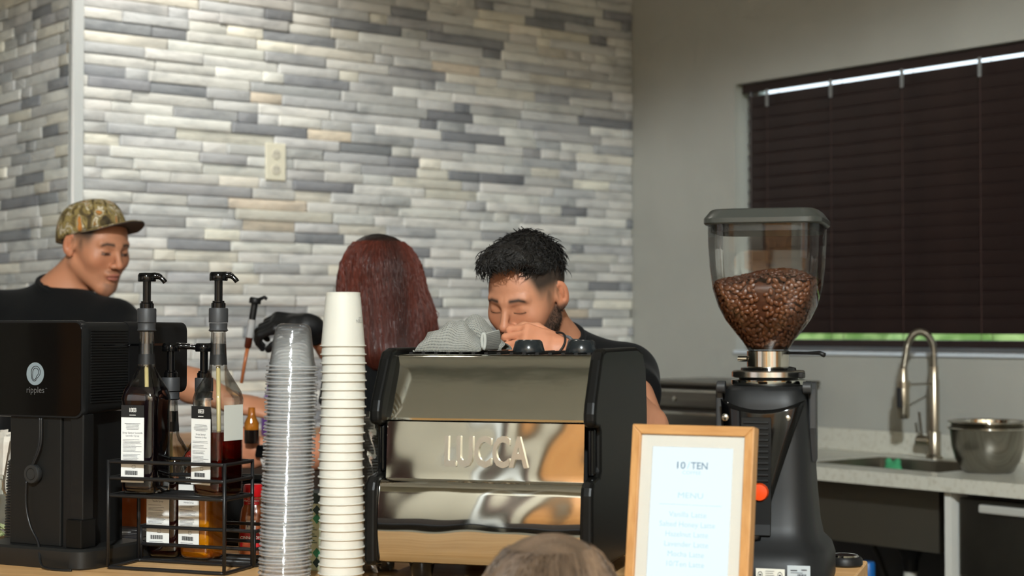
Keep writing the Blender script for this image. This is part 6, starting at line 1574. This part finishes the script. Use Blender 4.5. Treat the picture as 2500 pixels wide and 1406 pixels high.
def visor(dz, name, m):
    b = MB(); v = []; f = []; nu, nv = 24, 8
    for i in range(nu + 1):
        u_ = -1 + 2 * i / nu
        for j in range(nv + 1):
            w_ = j / nv; a = -math.pi / 2 + u_ * 1.12
            bx_, by_ = 0.0875 * math.cos(a) , 0.010 + 0.1085 * math.sin(a)
            fx_, fy_ = 0.078 * u_ * (1 - 0.06 * abs(u_)), -0.098 - 0.080 * (1 - abs(u_) ** 2.6)
            x = bx_ + (fx_ - bx_) * w_; y = by_ + (fy_ - by_) * w_
            v.append((x, y, 0.046 - 0.014 * u_ * u_ + 0.010 * w_ * 0 + dz))
    for i in range(nu):
        for j in range(nv): f.append((i * (nv + 1) + j, (i + 1) * (nv + 1) + j, (i + 1) * (nv + 1) + j + 1, i * (nv + 1) + j + 1))
    o = b.add(v, f).build(name, m, cp, smooth=True); s = o.modifiers.new('s', 'SOLIDIFY'); s.thickness = 0.0016; s.offset = 0; return o
visor(0.0, 'visor', M_CAMO); visor(-0.0022, 'visor_underside', mat('visor grey', rgb(84, 74, 70), 0.7))
nh = mesh_obj('hair', raw_mesh('hair', *surface(lambda P: smax(ell(HL.loc(P), (0, 0.040, 0.005), (0.070, 0.070, 0.058)) * 0.97 + 0.003 * vnoise(P, 120, 2), np.maximum(-0.030 - HL.loc(P)[:, 2], 0.046 - HL.loc(P)[:, 1]), 0.006), c0 - 0.15, c0 + 0.15, 0.004)), HM, pl_, smooth=True)

# ================= woman seen from behind
HW = Pose(W(936, 700, 4.05), math.radians(180 - 32), math.radians(10), 0.0, 0.95)
J = dict(neck=W(940, 850, 4.08), chest=W(925, 985, 4.06), belly=W(915, 1140, 4.05), sl=W(862, 930, 3.97), sr=W(985, 925, 4.17), el=W(800, 1105, 3.93), er=W(860, 862, 4.36),
         wl=W(648, 1112, 3.99), wr=W(748, 796, 4.22), k=0.92)
J = {a: tuple(b) if a != 'k' else b for a, b in J.items()}; stand(J, (-0.335, 4.05, 0.90), (-0.55, 0.83, 0)); JW = J
JW['er'] = tuple(W(842, 872, 4.36)); JNW = V3(JW['neck'])
def f_wom(P):
    d = local(P, HW.c, 0.185, lambda p: head_sdf(HW.loc(p)) * HW.k)
    d = smin(d, cap(P, HW.out((0, 0.028, -0.055)), JNW, 0.048, 0.052), 0.025)
    d = smin(d, limbs(P, JW, -0.006), 0.03); d = smin(d, forearms(P, JW), 0.012)
    return smin(d, hand_sdf(P, JW['wl'], (-0.85, 0.05, 0.45), (-0.3, -0.85, 0.2), 1, (0.5, 0.7, 0.5), 0.9), 0.006)
def col_wom(v):
    Q = HW.loc(v); col = np.tile(SKIN * np.array([0.98, 0.88, 0.84]), (len(v), 1)); fc = face_colour(Q, col.copy(), fade=0.0, open_eye=1.0); return np.where((np.linalg.norm(Q, axis=1) < 0.155)[:, None], fc, col)
c0 = HW.c
axes = [axis(-0.75, -0.05, 0.009, (-0.68, -0.58), 0.0035), axis(3.80, 4.55, 0.009, (3.9, 4.12), 0.005), axis(0.02, 1.60, 0.011, (1.0, 1.12), 0.0035)]
pw_ = person_mesh('person with long red-brown hair in a black top, seen from behind', f_wom, axes, col_wom)
clothe(pw_, JW, (-0.62, 3.8, 0.82), (-0.02, 4.6, 1.40), sleeve=(0.42, 0.45), seed=7, fold=0.004)
def hair_wom(P):
    Q = HW.loc(P)
    d = ell(Q, (0, 0.018, 0.034), (0.094, 0.112, 0.098))
    B_ = P - np.asarray(W(944, 800, 4.0), np.float32)
    m = cap(P, W(932, 720, 4.05), W(950, 860, 3.985), 0.098, 0.090)
    d = smin(d, ell(B_, (0, 0.02, 0), (0.120, 0.085, 0.125)), 0.05); d = smin(d, m, 0.04)
    d = d + 0.003 * vnoise(P * np.array([1, 1, 0.12], np.float32), 130, 3)
    bot = W(950, 900, 4.0)[2]
    return smax(d, bot - P[:, 2] + 0.012 * vnoise(P, 60, 1), 0.03)
M_RED = mat('red brown hair', rgb(84, 38, 26), 0.38, attr='Col', bump=(160, 0.35, (1, 1, 0.06)))
v, q = surface(hair_wom, c0 - np.array([0.2, 0.2, 0.30]), c0 + np.array([0.2, 0.2, 0.16]), 0.005, smooth=2)
def redcol(P, r=None):
    base = np.tile(np.array([lin(78), lin(34), lin(24)]), (len(P), 1)); t = vnoise(P * np.array([1, 1, 0.1], np.float32), 55, 6)[:, None]
    base = base * (1 + 0.9 * t); root = sstep(c0[2] + 0.085, c0[2] + 0.125, P[:, 2])[:, None]
    return np.clip(base * (1 - root) + np.array([0.012, 0.009, 0.008]) * root, 0.004, 1)
ho = mesh_obj('hair', raw_mesh('hair', v, q, np.concatenate([redcol(v), np.ones((len(v), 1))], 1)), M_RED, pw_, smooth=True)
r_ = np.random.default_rng(9); ns = 1500
phi = r_.uniform(0, 2 * np.pi, ns); zt = c0[2] + 0.118; z_end = W(950, 905, 4.0)[2] + r_.uniform(-0.03, 0.05, ns)
ks = 16; paths = np.zeros((ns, ks, 3), np.float32)
for j in range(ks):
    t = j / (ks - 1); zz = zt - 0.01 + (z_end - zt) * t ** 1.15
    ctr_ = np.stack([np.full(ns, c0[0] + 0.010 * t), np.full(ns, c0[1] - 0.02 * t), zz], 1)
    a = phi + 0.10 * np.sin(3.0 * t + phi * 5); dirv = np.stack([np.cos(a), np.sin(a), np.zeros(ns)], 1)
    lo_r = np.zeros(ns); hi_r = np.full(ns, 0.2)
    for _ in range(14):
        mid_ = (lo_r + hi_r) / 2; s_ = hair_wom((ctr_ + dirv * mid_[:, None]).astype(np.float32)); lo_r = np.where(s_ < 0, mid_, lo_r); hi_r = np.where(s_ < 0, hi_r, mid_)
    paths[:, j] = ctr_ + dirv * (lo_r + r_.normal(0.0005, 0.0016, ns) + 0.003 * t * t * r_.normal(0, 1, ns))[:, None]
strands('hair_locks', paths, r_.uniform(0.0010, 0.0024, ns), M_RED, pw_, redcol(paths[:, 6].astype(np.float32)) * r_.uniform(0.7, 1.5, (ns, 1)))
# black glove gripping a lifted syrup pump
GW = JW['wr']
def glove(P):
    a, b = V3(GW), V3(JW['er']); u_ = (b - a) / np.linalg.norm(b - a)
    d = hand_sdf(P, GW, (-1, -0.10, 0.10), (0.05, -0.60, 0.80), 1, (0.55, 0.9, 0.7), 0.98, 0.03, 0.5)
    d = smin(d, cap(P, a + u_ * 0.0, a + u_ * 0.035, 0.031, 0.033), 0.012)
    return d - 0.002 + 0.001 * vnoise(P, 160, 3)
gl_ = cloth_mesh('glove', glove, V3(GW) - np.array([0.20, 0.12, 0.12]), V3(GW) + np.array([0.08, 0.12, 0.10]), 0.003, mat('black nitrile', rgb(22, 22, 23), 0.45), pw_, 1)
ps = thing('syrup_pump', 'black syrup pump with dripping clear tube held by the gloved hand', 'pump', W(614, 790, 4.13))
tilt_ = Matrix.Rotation(math.radians(9), 4, 'Y')
MB().lathe([(0.0085, 0.010), (0.0085, 0.052)], 14, tilt_).build('stem', M_BLK, ps, smooth=40)
MB().lathe([(0.014, 0.050), (0.015, 0.052), (0.015, 0.062), (0.012, 0.066)], 20, tilt_).build('pump_head', M_BLK, ps, smooth=40)
MB().tube([tilt_ @ Vector((0.008, 0, 0.062)), tilt_ @ Vector((0.022, 0, 0.070)), tilt_ @ Vector((0.028, 0, 0.066))], 0.0045, 8).build('spout', M_BLK, ps, smooth=True)
MB().lathe([(0.0095, -0.035), (0.0095, 0.010)], 16, tilt_).build('barrel', clear_mat('pump barrel', (0.9, 0.9, 0.9, 1), 0.1, 0.3, 0.1, 0.35, (0.7, 0.7, 0.7, 1)), ps, smooth=40)
MB().lathe([(0.006, -0.062), (0.0092, -0.058), (0.0092, -0.0352)], 16, tilt_).build('syrup_slug', mat('brown syrup fill', rgb(70, 30, 18), 0.15), ps, smooth=40)
MB().tube([tilt_ @ Vector((0, 0, -0.060)), tilt_ @ Vector((-0.001, 0, -0.10)), tilt_ @ Vector((-0.001, 0, -0.150))], [0.0050, 0.0044, 0.0040], 10).build('dip_tube', mat('amber tube', rgb(170, 100, 60), 0.3), ps, smooth=True)
# bottle in the other hand, and the watch
hb = thing('held_bottle', 'small amber bottle with dark syrup held in the watch hand', 'bottle', W(614, 1082, 3.955))
MB().lathe([(0.017, 0.0), (0.0175, 0.004), (0.0175, 0.032)], 22).build('dark_syrup', mat('near black syrup', rgb(18, 12, 10), 0.15), hb, smooth=40)
MB().lathe([(0.0175, 0.0322), (0.0178, 0.048), (0.009, 0.066), (0.008, 0.085)], 22).build('amber_shoulder', clear_mat('amber glass', (0.8, 0.5, 0.12, 1), 0.05, 0.25, 0.05, 0.45, rgb(190, 120, 40)), hb, smooth=50)
sw_ = thing('smart_watch', 'smart watch with white strap and black face on the wrist behind the rack', 'watch', (0, 0, 0))
ew, ww = Vector(JW['el']), Vector(JW['wl']); ud = (ww - ew).normalized(); s1 = ud.cross(Vector((0, 0, 1))).normalized(); s2 = s1.cross(ud); wc_ = ww - ud * 0.012
for dx in (-0.008, -0.003, 0.002, 0.007): band(sw_, 'strap', wc_ + ud * dx, 0.0290, 0.0034, mat('white strap', rgb(222, 214, 206), 0.5))
fn = (Vector((-0.5, -0.75, 0.3)) - ud * ud.dot(Vector((-0.5, -0.75, 0.3)))).normalized(); Mw = Matrix.Translation(wc_ + fn * 0.028) @ fn.to_track_quat('Z', 'Y').to_matrix().to_4x4()
MB().loft([srect(0.019, 0.016, z, 5, 32) for z in (0, 0.002, 0.008)] + [srect(0.017, 0.014, 0.010, 5, 32)], Mw).build('case', M_BLKG, sw_, smooth=40)

# ================= child at the front of the bar, only the top of the head in view
HC = Pose((0.048, 1.985, 0.974), math.radians(170), math.radians(6), 0.0, 0.98)
J = dict(neck=(0.048, 1.975, 0.862), chest=(0.048, 1.965, 0.76), belly=(0.048, 1.965, 0.60), sl=(-0.045, 1.965, 0.805), sr=(0.141, 1.965, 0.805), el=(-0.09, 1.96, 0.63), er=(0.186, 1.96, 0.63), wl=(-0.085, 2.03, 0.50), wr=(0.181, 2.03, 0.50), k=0.66)
stand(J, (0.048, 1.965, 0.50), (0, 1, 0), 0.66); JC = J
def f_kid(P):
    d = local(P, HC.c, 0.185, lambda p: head_sdf(HC.loc(p)) * HC.k); d = smin(d, cap(P, HC.out((0, 0.028, -0.055)), V3(JC['neck']), 0.040, 0.042), 0.02)
    d = smin(d, limbs(P, JC, -0.004), 0.02); d = smin(d, forearms(P, JC), 0.01)
    d = smin(d, hand_sdf(P, JC['wl'], (0.1, 0.4, -0.9), (-1, 0, 0), 1, k=0.65), 0.006); return smin(d, hand_sdf(P, JC['wr'], (-0.1, 0.4, -0.9), (1, 0, 0), -1, k=0.65), 0.006)
def col_kid(v):
    Q = HC.loc(v); col = np.tile(SKIN * 1.1, (len(v), 1)); return np.where((np.linalg.norm(Q, axis=1) < 0.15)[:, None], face_colour(Q, col.copy(), fade=0.0, open_eye=1.0, hair=(0.05, 0.03, 0.02)), col)
axes = [axis(-0.2, 0.3, 0.008), axis(1.8, 2.15, 0.008), axis(0.01, 1.12, 0.008)]
pk_ = person_mesh('child with brown hair in front of the bar, only the crown showing', f_kid, axes, col_kid)
clothe(pk_, JC, (-0.2, 1.8, 0.4), (0.3, 2.15, 0.9), mt=mat('blue cotton', rgb(70, 96, 130), 0.85), seed=5, hem=0.46)
def hair_kid(P):
    Q = HC.loc(P); d = ell(Q, (0, 0.018, 0.034), (0.089, 0.110, 0.100)); d = smin(d, ell(Q, (0, 0.05, -0.05), (0.082, 0.06, 0.11)), 0.04)
    d = d + 0.0025 * vnoise(P * np.array([1, 1, 0.2], np.float32), 150, 3)
    face = smin(-Q[:, 1] - 0.045, 0.075 - Q[:, 2], 0.02)
    return smax(d, smax(face, -0.13 - Q[:, 2], 0.02), 0.015)
c0 = HC.c; v, q = surface(hair_kid, c0 - 0.17, c0 + 0.16, 0.004, smooth=2)
def kidcol(P): t = vnoise(P * np.array([1, 1, 0.3], np.float32), 90, 6)[:, None]; return np.clip(np.array([lin(104), lin(84), lin(66)]) * (1 + 0.7 * t), 0.01, 1)
M_KH = mat('light brown hair', rgb(112, 88, 64), 0.42, attr='Col', bump=(200, 0.3, (1, 1, 0.1)))
mesh_obj('hair', raw_mesh('hair', v, q, np.concatenate([kidcol(v), np.ones((len(v), 1))], 1)), M_KH, pk_, smooth=True)
ns = 1200; phi = r_.uniform(0, 2 * np.pi, ns); ks = 12; paths = np.zeros((ns, ks, 3), np.float32); zt = c0[2] + 0.120; z_end = c0[2] - 0.05 + r_.uniform(-0.05, 0.05, ns); part_ = np.array([c0[0] + 0.018, c0[1] - 0.01])
for j in range(ks):
    t = j / (ks - 1); zz = zt - 0.004 + (z_end - zt) * t ** 1.7
    ctr_ = np.stack([np.full(ns, part_[0] + (c0[0] - part_[0]) * t), np.full(ns, part_[1] + (c0[1] - part_[1]) * t), zz], 1); a = phi + 0.2 * np.sin(2 * t + phi * 4)
    dirv = np.stack([np.cos(a), np.sin(a), np.zeros(ns)], 1); lo_r = np.zeros(ns); hi_r = np.full(ns, 0.17)
    for _ in range(13):
        mid_ = (lo_r + hi_r) / 2; s_ = hair_kid((ctr_ + dirv * mid_[:, None]).astype(np.float32)); lo_r = np.where(s_ < 0, mid_, lo_r); hi_r = np.where(s_ < 0, hi_r, mid_)
    paths[:, j] = ctr_ + dirv * (lo_r + r_.normal(0.0004, 0.0012, ns))[:, None]
strands('hair_locks', paths, r_.uniform(0.0008, 0.0018, ns), M_KH, pk_, kidcol(paths[:, 5]) * r_.uniform(0.7, 1.45, (ns, 1)))
